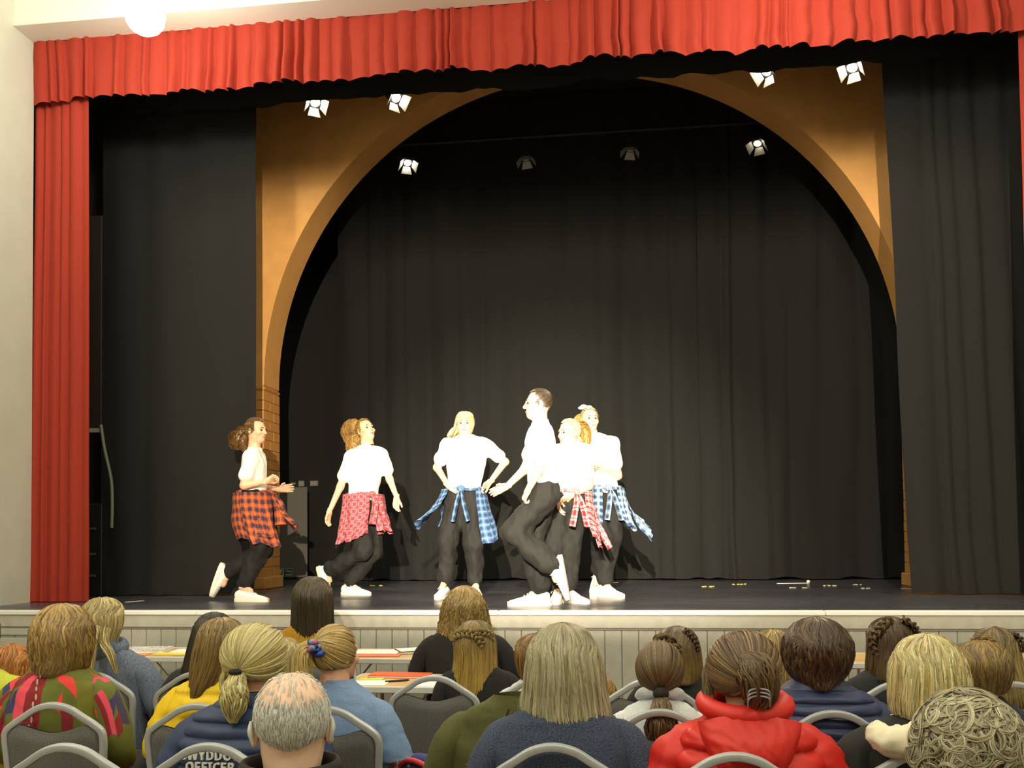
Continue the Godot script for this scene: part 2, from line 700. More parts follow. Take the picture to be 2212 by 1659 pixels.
func stage_house() -> void:
	# floor with metre UVs
	var g := Geo.new()
	var a := g.vert(Vector3(-5.9, 1, -6.2), Vector2(0, 0))
	var b := g.vert(Vector3(4.9, 1, -6.2), Vector2(1, 0))
	var c := g.vert(Vector3(4.9, 1, -0.01), Vector2(1, 1))
	var d := g.vert(Vector3(-5.9, 1, -0.01), Vector2(0, 1))
	g.quad(a, b, c, d)
	var g2 := boxgeo(Vector3(-5.9, 0.9, -6.2), Vector3(4.9, 0.9985, -0.03))
	g.add(g2)
	struct("floor_stage", g, M.stage, "black scuffed glossy stage floor")
	struct("wall_stage_back", boxgeo(Vector3(-5.9, 0.9, -6.3), Vector3(4.9, 7.7, -6.1)), M.black_wall, "black rear wall of the stage behind the curtains")
	struct("wall_stage_left", boxgeo(Vector3(-6.1, 0.9, -6.3), Vector3(-5.86, 7.7, -0.9)), M.black_wall, "black side wall of the stage wing")
	struct("wall_stage_right", boxgeo(Vector3(4.86, 0.9, -6.3), Vector3(5.1, 7.7, -0.9)), M.black_wall, "black side wall of the opposite stage wing")
	struct("ceiling_stage", boxgeo(Vector3(-5.9, 7.42, -6.2), Vector3(4.9, 7.6, -1.0)), M.black_wall, "black ceiling over the stage")
	# stage front: nosing, fascia band, moulding and tongue-and-groove boards
	var f := thing("wall_stage_front", "cream panelled front of the stage with white nosing and vertical boards", "")
	f.set_meta("kind", "structure")
	var x := -5.54
	var lens := [2.1, 2.44, 2.44, 2.02, 1.09]
	for l in lens:
		part("nosing", boxgeo(Vector3(x + 0.001, 0.966, -0.05), Vector3(x + l - 0.001, 1.002, 0.035), 0.006), M.nosing, f, true, "white edge strip")
		x += l
	part("fascia_board", boxgeo(Vector3(-5.54, 0.868, -0.03), Vector3(4.54, 0.966, 0.02), 0.004), M.fascia, f, true)
	part("moulding", boxgeo(Vector3(-5.54, 0.852, -0.03), Vector3(4.54, 0.868, 0.008), 0.003), M.rail, f, true, "grey moulding")
	part("backing", boxgeo(Vector3(-5.54, 0.0, -0.05), Vector3(4.54, 0.86, -0.025)), M.rail, f, true)
	var plank := mesh_of(boxgeo(Vector3(0, 0.0, -0.024), Vector3(0.1235, 0.853, -0.002), 0.004), true)
	for k in 79:
		var o := inst("plank", plank, M.fascia, f)
		o.position = Vector3(-5.54 + k * 0.1276, 0, rng.randf_range(-0.0008, 0.0008))
	for q in [[-5.54, -4.75, 0.80, 0.853], [-5.54, -4.75, 0.70, 0.775], [2.05, 4.5, 0.735, 0.77]]:
		part("rail", boxgeo(Vector3(q[0], q[2], -0.01), Vector3(q[1], q[3], 0.022), 0.004), M.fascia if q[0] < 0 else M.rail, f, true)
	# the arch wall: front face, soffit, jambs
	var cx := -0.55
	var cy := 3.33
	var r := 3.55
	var zf := -3.0
	var zb := -3.46
	var w := Geo.new()
	var n := 72
	var outer := PackedVector3Array()
	var inner := PackedVector3Array()
	for k in n + 1:
		var t := PI - PI * k / n
		inner.append(Vector3(cx + cos(t) * r, cy + sin(t) * r, zf))
		# where the ray from the centre meets the wall's outline
		var dx := cos(t)
		var dy := sin(t)
		var s := minf(5.25 / maxf(absf(dx), 1e-4), 4.25 / maxf(dy, 1e-4))
		outer.append(Vector3(cx + dx * s, cy + dy * s, zf))
	for pass_z in [zf, zb]:
		var ri := inner.duplicate()
		var ro := outer.duplicate()
		for k in n + 1:
			ri[k].z = pass_z
			ro[k].z = pass_z
		w.rows([ri, ro])
	var ib := inner.duplicate()
	for k in n + 1:
		ib[k].z = zb
	w.rows([inner, ib])
	# solid flanks below the springing, behind the brick piers
	w.box(Vector3(cx - 5.25, 1.0, zb), Vector3(cx - r - 0.01, cy, zf - 0.002))
	w.box(Vector3(cx + r + 0.01, 1.0, zb), Vector3(cx + 5.25, cy, zf - 0.002))
	var arch := struct("wall_arch", w, M.ochre, "ochre painted wall with a round arch across the stage")
	var brick_meshes := []
	for k in 3:
		brick_meshes.append(mesh_of(boxgeo(Vector3(0, 0, 0), Vector3(1, 1, 1), 0.03), true))
	for side in [-1, 1]:
		var xe: float = cx + side * (r - 0.004)
		var y := 1.14
		var row := 0
		while y < 3.2:
			var hh := 0.112
			for q in ([[0.0, 0.3], [0.303, 0.49]] if row % 2 == 0 else [[0.0, 0.19], [0.193, 0.49]]):
				var bl := inst("brick", brick_meshes[row % 3], M.ochre_brick, arch)
				var jut := rng.randf_range(0.0, 0.005)
				var wd := 0.13
				bl.scale = Vector3(wd, hh - 0.004, q[1] - q[0])
				bl.position = Vector3(xe - wd if side < 0 else xe, y, zf + 0.02 - q[1]) + Vector3(jut * -side, 0, jut)
			y += hh
			row += 1
		var cap := boxgeo(Vector3(xe - 0.14 if side < 0 else xe - 0.012, y, zb - 0.01), Vector3(xe + 0.012 if side < 0 else xe + 0.14, y + 0.05, zf + 0.03), 0.02)
		part("impost", cap, M.ochre_brick, arch, true)
		var plinth := boxgeo(Vector3(xe - 0.2 if side < 0 else xe - 0.035, 1.0, zb - 0.03), Vector3(xe + 0.035 if side < 0 else xe + 0.2, 1.14, zf + 0.05), 0.01)
		part("plinth", plinth, M.ochre, arch, true)

# A hanging cloth of rounded pleats. bottom: callable x -> y, lean: how far the top is moved in x
func drape(x0: float, x1: float, top: float, bottom: float, z: float, o: Dictionary) -> Geo:
	var r := RandomNumberGenerator.new()
	r.seed = o.get("seed", 1)
	var pw: float = o.get("pleat", 0.14)
	var amp: float = o.get("amp", 0.04)
	var rown: int = o.get("rows", 14)
	var per: int = o.get("per", 8)
	var xs := []
	var zs := []
	var x := x0
	while x < x1:
		var w := pw * r.randf_range(0.45, 1.6)
		var am := amp * r.randf_range(0.35, 1.0)
		var skew := r.randf_range(0.55, 1.8)
		for k in per:
			var u := float(k) / per
			xs.append(minf(x + w * u, x1))
			zs.append(am * pow(absf(sin(PI * pow(u, skew))), 0.75))
		x += w
	xs.append(x1)
	zs.append(0.0)
	var g := Geo.new()
	var rs := []
	var hem: float = o.get("hem", 0.0)
	var gather: float = o.get("gather", 0.0)
	var lean: float = o.get("lean", 0.0)
	var fan: float = o.get("fan", 0.0)
	var flare: float = o.get("flare", 1.0)
	var soft: float = o.get("soft", 0.02)
	var kick: float = o.get("kick", 0.0)
	var mid := (x0 + x1) * 0.5
	for j in rown + 1:
		var t := float(j) / rown
		if o.get("dense_bottom", false):
			t = 1.0 - pow(1.0 - t, 1.7)
		var row := PackedVector3Array()
		for k in xs.size():
			var xx: float = xs[k]
			var drift := noise.get_noise_2d(xx * 1.3 + 31.0 * o.get("seed", 1), t * 1.4)
			var yb: float = bottom + hem * (noise.get_noise_2d(xx * 2.1, 9.0 + o.get("seed", 1)) + zs[k] / maxf(amp, 0.001) * -0.35)
			var y: float = lerpf(top, yb, t)
			var zz: float = z + zs[k] * lerpf(0.55, flare, t) + soft * drift
			if kick > 0.0 and t > 0.9:
				zz += kick * (t - 0.9) / 0.1 * (0.35 + 0.65 * absf(noise.get_noise_2d(xx * 1.9, 40.0)))
				y += kick * 0.25 * maxf(0.0, noise.get_noise_2d(xx * 2.4, 60.0)) * (t - 0.9) / 0.1
			var px: float = lerpf(mid + (xx - mid) * (1.0 - gather), xx, t) + lean * (1.0 - t) + 0.03 * drift * t
			if fan > 0.0 and xx < x0 + fan:
				var q := 1.0 - (xx - x0) / fan
				px = lerpf(x0 + (xx - x0) * lerpf(0.55, 1.0, 1.0 - q), px, t * 0.8 + 0.2)
				y -= 0.05 * q * t
			row.append(Vector3(px, y, zz))
		rs.append(row)
	g.rows(rs, false, (x1 - x0), top - bottom)
	return g

func drapes() -> void:
	var v := drape(-5.56, 4.5, 6.34, 5.745, -0.97, {"seed": 4, "pleat": 0.125, "amp": 0.095, "hem": 0.055, "rows": 12, "fan": 0.7, "flare": 1.15})
	tag(part("valance_curtain", v, M.velvet), "pleated red velvet valance running along the top of the stage", "curtain")
	var l := drape(-5.6, -5.0, 5.95, 1.005, -1.02, {"seed": 8, "pleat": 0.1, "amp": 0.06, "rows": 26, "gather": 0.08, "soft": 0.03, "kick": 0.02})
	tag(part("stage_curtain", l, M.velvet), "red velvet curtain gathered beside the pale side wall", "curtain")
	var r := drape(3.28, 3.95, 5.95, 1.005, -1.02, {"seed": 12, "pleat": 0.1, "amp": 0.06, "rows": 26, "soft": 0.02, "lean": 0.03, "kick": 0.02})
	tag(part("stage_curtain", r, M.velvet), "red velvet curtain gathered next to the wide black wing drape with orange sliver", "curtain")
	var bl := drape(-5.42, -3.745, 6.6, 1.01, -1.9, {"seed": 21, "pleat": 0.3, "amp": 0.05, "rows": 30, "soft": 0.05, "kick": 0.1, "dense_bottom": true, "flare": 0.9, "lean": 0.02})
	tag(part("wing_drape", bl, M.serge), "black wing drape between red curtain and ochre arch pier", "curtain")
	var br := drape(2.58, 4.0, 6.6, 1.01, -1.85, {"seed": 33, "pleat": 0.24, "amp": 0.07, "rows": 30, "soft": 0.05, "kick": 0.12, "dense_bottom": true, "lean": -0.16})
	tag(part("wing_drape", br, M.serge), "black wing drape covering the arch's hidden pier, cloth pooling on floor", "curtain")
	var bo := drape(-5.4, 4.2, 7.0, 5.94, -1.72, {"seed": 41, "pleat": 0.5, "amp": 0.03, "rows": 10, "hem": 0.045, "soft": 0.04})
	tag(part("border_drape", bo, M.serge), "black border cloth hanging behind the red valance", "curtain")
	var k1 := drape(-3.85, 0.95, 7.4, 1.012, -4.97, {"seed": 52, "pleat": 0.34, "amp": 0.09, "rows": 34, "soft": 0.1, "kick": 0.13, "dense_bottom": true})
	tag(part("backdrop_drape", k1, M.serge), "black backdrop curtain behind the dancers", "curtain")
	var k2 := drape(0.93, 4.4, 7.4, 1.012, -4.9, {"seed": 57, "pleat": 0.3, "amp": 0.1, "rows": 34, "soft": 0.12, "kick": 0.16, "dense_bottom": true})
	tag(part("backdrop_drape", k2, M.serge), "black backdrop curtain with deep folds on the empty side of stage", "curtain")

# A theatre lantern with yoke, lens and four barn doors. aim: where it points
func lantern(at: Vector3, aim: Vector3, glow: float, label: String, bar_y: float) -> Node3D:
	var t := thing("stage_lantern", label, "stage light", at, 0.0, "lanterns above the stage")
	var turn := Basis.looking_at(aim.normalized(), Vector3(0, 0, -1) if absf(aim.normalized().y) > 0.9 else Vector3.UP)
	var xf := Transform3D(turn * Basis.from_scale(Vector3(0.62, 0.62, 0.62)), Vector3.ZERO)
	var b := Geo.new()
	b.add(boxgeo(Vector3(-0.095, -0.095, -0.03), Vector3(0.095, 0.095, 0.16), 0.02), xf)
	b.add(boxgeo(Vector3(-0.07, -0.07, 0.16), Vector3(0.07, 0.07, 0.2), 0.02), xf)
	b.add(boxgeo(Vector3(-0.1, -0.1, -0.05), Vector3(0.1, 0.1, -0.03), 0.004), xf)
	part("body", b, M.lantern, t, true)
	var ln := Geo.new()
	var ring := PackedVector3Array()
	for k in 20:
		ring.append(xf * Vector3(cos(TAU * k / 20) * 0.078, sin(TAU * k / 20) * 0.078, -0.052))
	ln.cap(ring)
	var lm := std(rgb(235, 232, 220), 0.2)
	if glow > 0.0:
		lm.emission_enabled = true
		lm.emission = Color(1.0, 0.95, 0.84)
		lm.emission_energy_multiplier = glow
	part("lens", ln, lm, t)
	for k in 4:
		var f := Geo.new()
		var a := TAU * k / 4
		var ux := Vector3(cos(a), sin(a), 0)
		var uy := Vector3(-sin(a), cos(a), 0)
		var wide := 0.09 if k % 2 == 0 else 0.07
		var p0 := ux * 0.1 + Vector3(0, 0, -0.052)
		var p1 := ux * 0.185 + Vector3(0, 0, -0.17)
		var q := PackedVector3Array([p0 + uy * wide, p1 + uy * (wide + 0.04), p1 - uy * (wide + 0.04), p0 - uy * wide])
		var th := (p1 - p0).cross(uy).normalized() * 0.003
		var lo := PackedVector3Array()
		var hi := PackedVector3Array()
		for p in q:
			lo.append(xf * (p - th))
			hi.append(xf * (p + th))
		f.rows([lo, hi], true)
		f.cap(lo)
		f.cap(hi, true)
		part("barn_door", f, M.flap, t, true)
	var y := Geo.new()
	for s in [-1, 1]:
		y.tube(PackedVector3Array([Vector3(s * 0.075, 0, 0.0), Vector3(s * 0.075, 0.17, 0.0), Vector3(0, 0.2, 0)]), PackedFloat32Array([0.007, 0.007, 0.007]), 6)
	y.tube(PackedVector3Array([Vector3(0, 0.19, 0), Vector3(0, bar_y - at.y, 0)]), PackedFloat32Array([0.015, 0.015]), 8)
	part("yoke", y, M.lantern, t)
	return t

func stage_lamps() -> void:
	# the two lanterns behind the seats, with unseen flaps added to trim the light
	for q in [[-0.2, "front-of-house lantern with added light-trimming flaps on the rear wall"], [0.35, "front-of-house wash lantern with added light-trimming flaps on the rear wall"]]:
		var f := thing("front_of_house_lantern", q[1], "stage light", Vector3(q[0], 3.3, 9.9), 0.0, "lanterns behind the seats")
		part("body", boxgeo(Vector3(-0.12, -0.12, 0.05), Vector3(0.12, 0.12, 0.35), 0.02), M.lantern, f, true)
		part("bracket", boxgeo(Vector3(-0.03, -0.03, 0.35), Vector3(0.03, 0.03, 0.5)), M.lantern, f, true)
		part("barn_door", boxgeo(Vector3(-0.27, -0.4, -0.606), Vector3(0.27, -0.134, -0.6)), M.lantern, f, true)  # added lower flap, out of view, holds the light off the stage front
		part("barn_door", boxgeo(Vector3(-0.27, 0.098, -0.606), Vector3(0.27, 0.4, -0.6)), M.lantern, f, true)  # added upper flap, out of view, fades the light towards the arch top
		part("arm", boxgeo(Vector3(-0.27, -0.13, -0.6), Vector3(-0.26, 0.13, 0.1)), M.lantern, f, true)
		part("arm", boxgeo(Vector3(0.26, -0.13, -0.6), Vector3(0.27, 0.13, 0.1)), M.lantern, f, true)
	for z in [-2.05, -4.25]:
		var bar := Geo.new()
		bar.tube(PackedVector3Array([Vector3(-5.87, 6.55, z), Vector3(4.87, 6.55, z)]), PackedFloat32Array([0.024, 0.024]), 10)
		tag(part("lighting_bar", bar, M.lantern), "black steel lighting bar " + ("behind the border cloth" if z > -3 else "upstage above the backdrop"), "bar")
	var warm := Color(1.0, 0.93, 0.8)
	var set_of := [
		[Vector3(-3.159, 6.106, -2.050), Vector3(0.35, -0.8, 0.5), 6.0, 0.10, "lit stage lantern hanging above the black wing drape's edge"],
		[Vector3(-2.309, 6.096, -2.050), Vector3(0.55, -0.7, 0.45), 6.0, 0.08, "lit stage lantern hanging where the ochre arch curve begins"],
		[Vector3(1.415, 6.104, -2.050), Vector3(-0.5, -0.75, 0.45), 6.0, 0.08, "lit stage lantern with V-shaped flaps over the arch's shorter limb"],
		[Vector3(2.215, 6.082, -2.050), Vector3(-0.3, -0.8, 0.5), 6.0, 0.10, "lit stage lantern next to the pooled wing drape"],
		[Vector3(-2.707, 6.341, -4.250), Vector3(0.2, -0.9, 0.4), 5.0, 0.05, "lit lantern with open barn doors hanging inside the arch near two dancers"],
		[Vector3(1.625, 6.317, -4.250), Vector3(-0.2, -0.9, 0.4), 0.6, 0.008, "dim lantern with pale barn doors hanging inside the arch"],
		[Vector3(-1.202, 6.308, -4.250), Vector3(0.1, -1.0, 0.1), 0.0, 0.0, "unlit black lantern beneath the crown of the arch"],
		[Vector3(0.098, 6.344, -4.250), Vector3(-0.1, -1.0, 0.1), 0.0, 0.0, "unlit black lantern under the arch by the dim lantern"]]
	var n := 0
	for q in set_of:
		var p: Vector3 = q[0]
		var a: Vector3 = q[1].normalized()
		lantern(p, a, q[2], q[4], 6.55)
		if q[3] > 0.0:
			omni("lantern_light_%d" % n, p + a * 0.05, q[3], 0.02, warm)
			if q[2] > 1.0:
				spot("lantern_beam_%d" % n, p + a * 0.045, p + a, 6.0, 34.0, 0.05, warm, 0.8)
		n += 1

func text_mesh(s: String, size: float, depth := 0.004) -> TextMesh:
	var t := TextMesh.new()
	t.text = s
	var f := SystemFont.new()
	f.font_names = PackedStringArray(["Droid Sans"])
	f.font_weight = 700
	t.font = f
	t.font_size = 48
	t.pixel_size = size / 48.0
	t.depth = depth
	return t

func stage_bits() -> void:
	# grey flat behind the arch with the fire exit sign at its foot
	var flat := thing("scenery_flat", "tall dark grey board standing behind the ochre pier", "board", Vector3(-4.72, 1.0, -5.5))
	part("board", boxgeo(Vector3(-0.42, 0.03, -0.03), Vector3(0.235, 1.3, 0.0), 0.006), std(rgb(98, 95, 88), 0.85), flat, true)
	part("batten", boxgeo(Vector3(-0.42, 0.0, -0.05), Vector3(0.235, 0.05, -0.03)), M.black_wall, flat, true)
	var sign := thing("fire_exit_sign", "small dark green fire exit sign with pale border low on the grey board", "sign", Vector3(-4.79, 1.085, -5.497))
	part("plate", boxgeo(Vector3(-0.1, -0.055, 0.0), Vector3(0.1, 0.065, 0.006), 0.002), std(rgb(16, 38, 30), 0.5), sign, true)
	var white := std(rgb(190, 198, 180), 0.6)
	var br := Geo.new()
	br.box(Vector3(-0.1, 0.06, 0.006), Vector3(0.1, 0.065, 0.008))
	br.box(Vector3(-0.1, -0.055, 0.006), Vector3(0.1, -0.05, 0.008))
	br.box(Vector3(-0.1, -0.05, 0.006), Vector3(-0.095, 0.06, 0.008))
	br.box(Vector3(0.095, -0.05, 0.006), Vector3(0.1, 0.06, 0.008))
	part("border", br, white, sign, true)
	var door := Geo.new()
	door.box(Vector3(-0.088, -0.042, 0.006), Vector3(-0.03, 0.052, 0.008))
	part("doorway_symbol", door, white, sign, true)
	var man := Geo.new()
	man.ball(Vector3(-0.052, 0.036, 0.009), Vector3(0.009, 0.009, 0.003), 10)
	for q in [[-0.057, 0.024, -0.064, -0.004, 0.008], [-0.064, -0.004, -0.048, -0.016, 0.006], [-0.048, -0.016, -0.052, -0.036, 0.005], [-0.066, -0.006, -0.076, -0.022, 0.006], [-0.076, -0.022, -0.086, -0.03, 0.005], [-0.055, 0.02, -0.038, 0.008, 0.004], [-0.06, 0.022, -0.076, 0.006, 0.004]]:
		man.tube(PackedVector3Array([Vector3(q[0], q[1], 0.009), Vector3(q[2], q[3], 0.009)]), PackedFloat32Array([q[4], q[4] * 0.8]), 6, 0.3)
	part("running_figure", man, std(rgb(16, 38, 30), 0.5), sign)
	for q in [["Fire", 0.028], ["exit", -0.018]]:
		var tx := inst("lettering", text_mesh(q[0], 0.05, 0.003), white, sign)
		tx.position = Vector3(0.04, q[1], 0.008)
	var n := 0
	for q in [[-4.9, 0.07, 0.035, "small pale switch plate on the black wall beside the ochre pier"], [-4.775, 0.085, 0.085, "square grey socket box above the dark grey board"], [-4.58, 0.12, 0.08, "wide grey socket box on the black wall near flying hair dancer"]]:
		var s := thing("socket_box", q[3], "socket", Vector3(q[0], 2.385, -6.06))
		part("case", boxgeo(Vector3(-q[1] * 0.5, -q[2] * 0.5, -0.05), Vector3(q[1] * 0.5, q[2] * 0.5, 0.0), 0.006), std(rgb(128, 126, 122), 0.6), s, true)
		for k in 2:
			part("switch", boxgeo(Vector3(-q[1] * 0.3 + k * q[1] * 0.35, -0.01, 0.0), Vector3(-q[1] * 0.05 + k * q[1] * 0.35, 0.01, 0.006), 0.002), std(rgb(150, 148, 142), 0.5), s, true)
		n += 1
	# the gap between red curtain and wing drape
	var pn := thing("wing_cupboard", "dark brown wooden panel in the gap behind the red curtain", "panel", Vector3(-5.55, 2.72, -1.75))
	part("panel", boxgeo(Vector3(-0.28, 0.0, -0.03), Vector3(0.22, 2.2, 0.0), 0.005), std(rgb(34, 18, 13), 0.7), pn, true)
	part("ledge", boxgeo(Vector3(-0.28, -0.045, -0.03), Vector3(0.22, 0.0, 0.02), 0.005), std(rgb(150, 148, 140), 0.7), pn, true, "pale ledge strip")
	var rk := thing("equipment_rack", "black equipment rack with faint grey shelf edges behind the red curtain", "rack", Vector3(-5.42, 1.0, -1.75))
	part("case", boxgeo(Vector3(-0.3, 0.0, -0.06), Vector3(0.1, 0.95, 0.0), 0.008), std(rgb(18, 18, 18), 0.6), rk, true)
	for y in [0.2, 0.42, 0.68]:
		part("shelf_edge", boxgeo(Vector3(-0.25, y, 0.0), Vector3(0.04, y + 0.025, 0.012), 0.003), std(rgb(70, 69, 66), 0.6), rk, true)
	var cable := Geo.new()
	var cp := smooth_path(PackedVector3Array([Vector3(-5.31, 2.75, -1.715), Vector3(-5.27, 2.5, -1.715), Vector3(-5.2, 2.2, -1.715), Vector3(-5.185, 1.95, -1.715), Vector3(-5.19, 1.7, -1.715)]), 24)
	var cr := PackedFloat32Array()
	for k in cp.size():
		cr.append(0.016)
	cable.tube(cp, cr, 8)
	tag(part("rope", cable, std(rgb(120, 124, 106), 0.8)), "pale green-white rope hanging behind the red curtain's edge", "rope")
	# scraps and marks lying on the stage
	var yellow := std(rgb(206, 198, 110), 0.8)
	var k := 0
	for q in [[Vector3(-2.955, 1.000, -3.622), 0.09, 0], [Vector3(0.867, 1.000, -3.227), 0.06, 0], [Vector3(1.252, 1.000, -3.685), 0.07, 0], [Vector3(1.756, 1.000, -2.918), 0.09, 1], [Vector3(2.173, 1.000, -3.343), 0.07, 1], [Vector3(2.504, 1.000, -3.514), 0.05, 1], [Vector3(2.418, 1.000, -2.803), 0.04, 1]]:
		var s := Geo.new()
		for m in 5:
			var c := Vector3(rng.randf_range(-1, 1) * q[1], 0.006, rng.randf_range(-0.4, 0.4) * q[1])
			s.ball(c, Vector3(rng.randf_range(0.01, 0.03), 0.006, rng.randf_range(0.008, 0.016)), 8)
		var o := part("leaf_scrap", s, yellow if q[2] == 0 else std(rgb(186, 184, 168), 0.8))
		tag(o, ["yellow-green scrap on the stage beside the leaning dancer's shoe", "yellow-green scrap on the empty stage closest to the dancers", "yellow-green scrap lying upstage near the white straw", "pale scrap lying below the white straw's round end", "pale scrap between the white straw and the wing drape", "small pale scrap near the backdrop's loose corner", "tiny pale scrap closest to the wing drape's tape mark"][k], "scrap", "scraps on the stage")
		o.position = q[0]
		k += 1
	for q in [[Vector3(1.695, 1.000, -3.862), Vector3(2.061, 1.000, -3.942), 1, "thin white straw with a round end lying on the stage"], [Vector3(2.760, 1.000, -2.787), Vector3(2.858, 1.000, -2.783), 0, "short white tape mark at the foot of the pooled wing drape"], [Vector3(-0.209, 1.000, -4.311), Vector3(-0.119, 1.000, -4.304), 0, "short white tape mark upstage of the dancers"], [Vector3(-4.593, 1.000, -0.949), Vector3(-4.535, 1.000, -1.131), 0, "white paper strip lying on the stage before the black wing drape"]]:
		var s := Geo.new()
		var a: Vector3 = q[0]
		var b: Vector3 = q[1]
		var u := (b - a).normalized()
		var w := Vector3(u.z, 0, -u.x) * (0.005 if q[2] else 0.02)
		var lo := PackedVector3Array()
		var hi := PackedVector3Array()
		for p in [a + w, b + w, b - w, a - w]:
			lo.append(p + Vector3(0, 0.001, 0))
			hi.append(p + Vector3(0, 0.006 if q[2] else 0.003, 0))
		s.rows([lo, hi], true)
		s.cap(hi)
		if q[2]:
			s.ball(b + Vector3(0, 0.02, 0), Vector3(0.02, 0.02, 0.02), 10)
		tag(part("drinking_straw" if q[2] else "tape_mark", s, M.paper, null, true), q[3], "straw" if q[2] else "tape")

func table(x0: float, x1: float, z0: float, z1: float, label: String) -> void:
	var t := thing("trestle_table", label, "table", Vector3((x0 + x1) * 0.5, 0, (z0 + z1) * 0.5), 0.0, "tables in front of the stage")
	var hx := (x1 - x0) * 0.5
	var hz := (z1 - z0) * 0.5
	part("tabletop", boxgeo(Vector3(-hx + 0.004, 0.715, -hz + 0.004), Vector3(hx - 0.004, 0.74, hz - 0.004), 0.003), M.wood, t, true)
	var e := Geo.new()
	for s in [-1, 1]:
		e.box(Vector3(-hx, 0.705, s * hz - 0.008), Vector3(hx, 0.742, s * hz + 0.008), 0.004)
		e.box(Vector3(s * hx - 0.008, 0.705, -hz), Vector3(s * hx + 0.008, 0.742, hz), 0.004)
	part("edging", e, M.edge, t, true, "pale edging strip")
	part("apron", boxgeo(Vector3(-hx + 0.05, 0.64, -hz + 0.06), Vector3(hx - 0.05, 0.705, -hz + 0.08)), M.apron, t, true)
	for s in [-1, 1]:
		var xx: float = s * (hx - 0.14)
		var l := Geo.new()
		var p := smooth_path(PackedVector3Array([Vector3(xx, 0.0, -hz + 0.06), Vector3(xx, 0.35, -hz + 0.07), Vector3(xx, 0.66, -hz + 0.08), Vector3(xx, 0.69, -hz + 0.14), Vector3(xx, 0.69, hz - 0.14), Vector3(xx, 0.66, hz - 0.08), Vector3(xx, 0.35, hz - 0.07), Vector3(xx, 0.0, hz - 0.06)]), 40)
		var rr := PackedFloat32Array()
		for k in p.size():
			rr.append(0.012)
		l.tube(p, rr, 8, 1.0, Vector3(1, 0, 0))
		l.tube(PackedVector3Array([Vector3(xx, 0.3, -hz + 0.07), Vector3(xx, 0.3, hz - 0.07)]), PackedFloat32Array([0.01, 0.01]), 8)
		l.tube(PackedVector3Array([Vector3(xx, 0.3, 0), Vector3(xx - s * 0.35, 0.7, 0)]), PackedFloat32Array([0.007, 0.007]), 6)
		part("leg_frame", l, M.chrome, t, false, "chrome folding leg frame")

func sheet(called: String, at: Vector3, w: float, d: float, h: float, turn: float, m: Material, label: String, cat: String, group := "") -> Node3D:
	var t := thing(called, label, cat, at, turn, group)
	if h > 0.012:
		part("cover", boxgeo(Vector3(-w / 2, h - 0.004, -d / 2), Vector3(w / 2, h, d / 2), 0.001), m, t, true)
		part("pages", boxgeo(Vector3(-w / 2 + 0.003, 0.002, -d / 2 + 0.003), Vector3(w / 2 - 0.003, h - 0.004, d / 2 - 0.003)), M.paper, t, true)
		part("back_cover", boxgeo(Vector3(-w / 2, 0.0, -d / 2), Vector3(w / 2, 0.003, d / 2), 0.001), m, t, true)
	else:
		part("sheet", boxgeo(Vector3(-w / 2, 0.0, -d / 2), Vector3(w / 2, h, d / 2)), m, t, true)
	return t

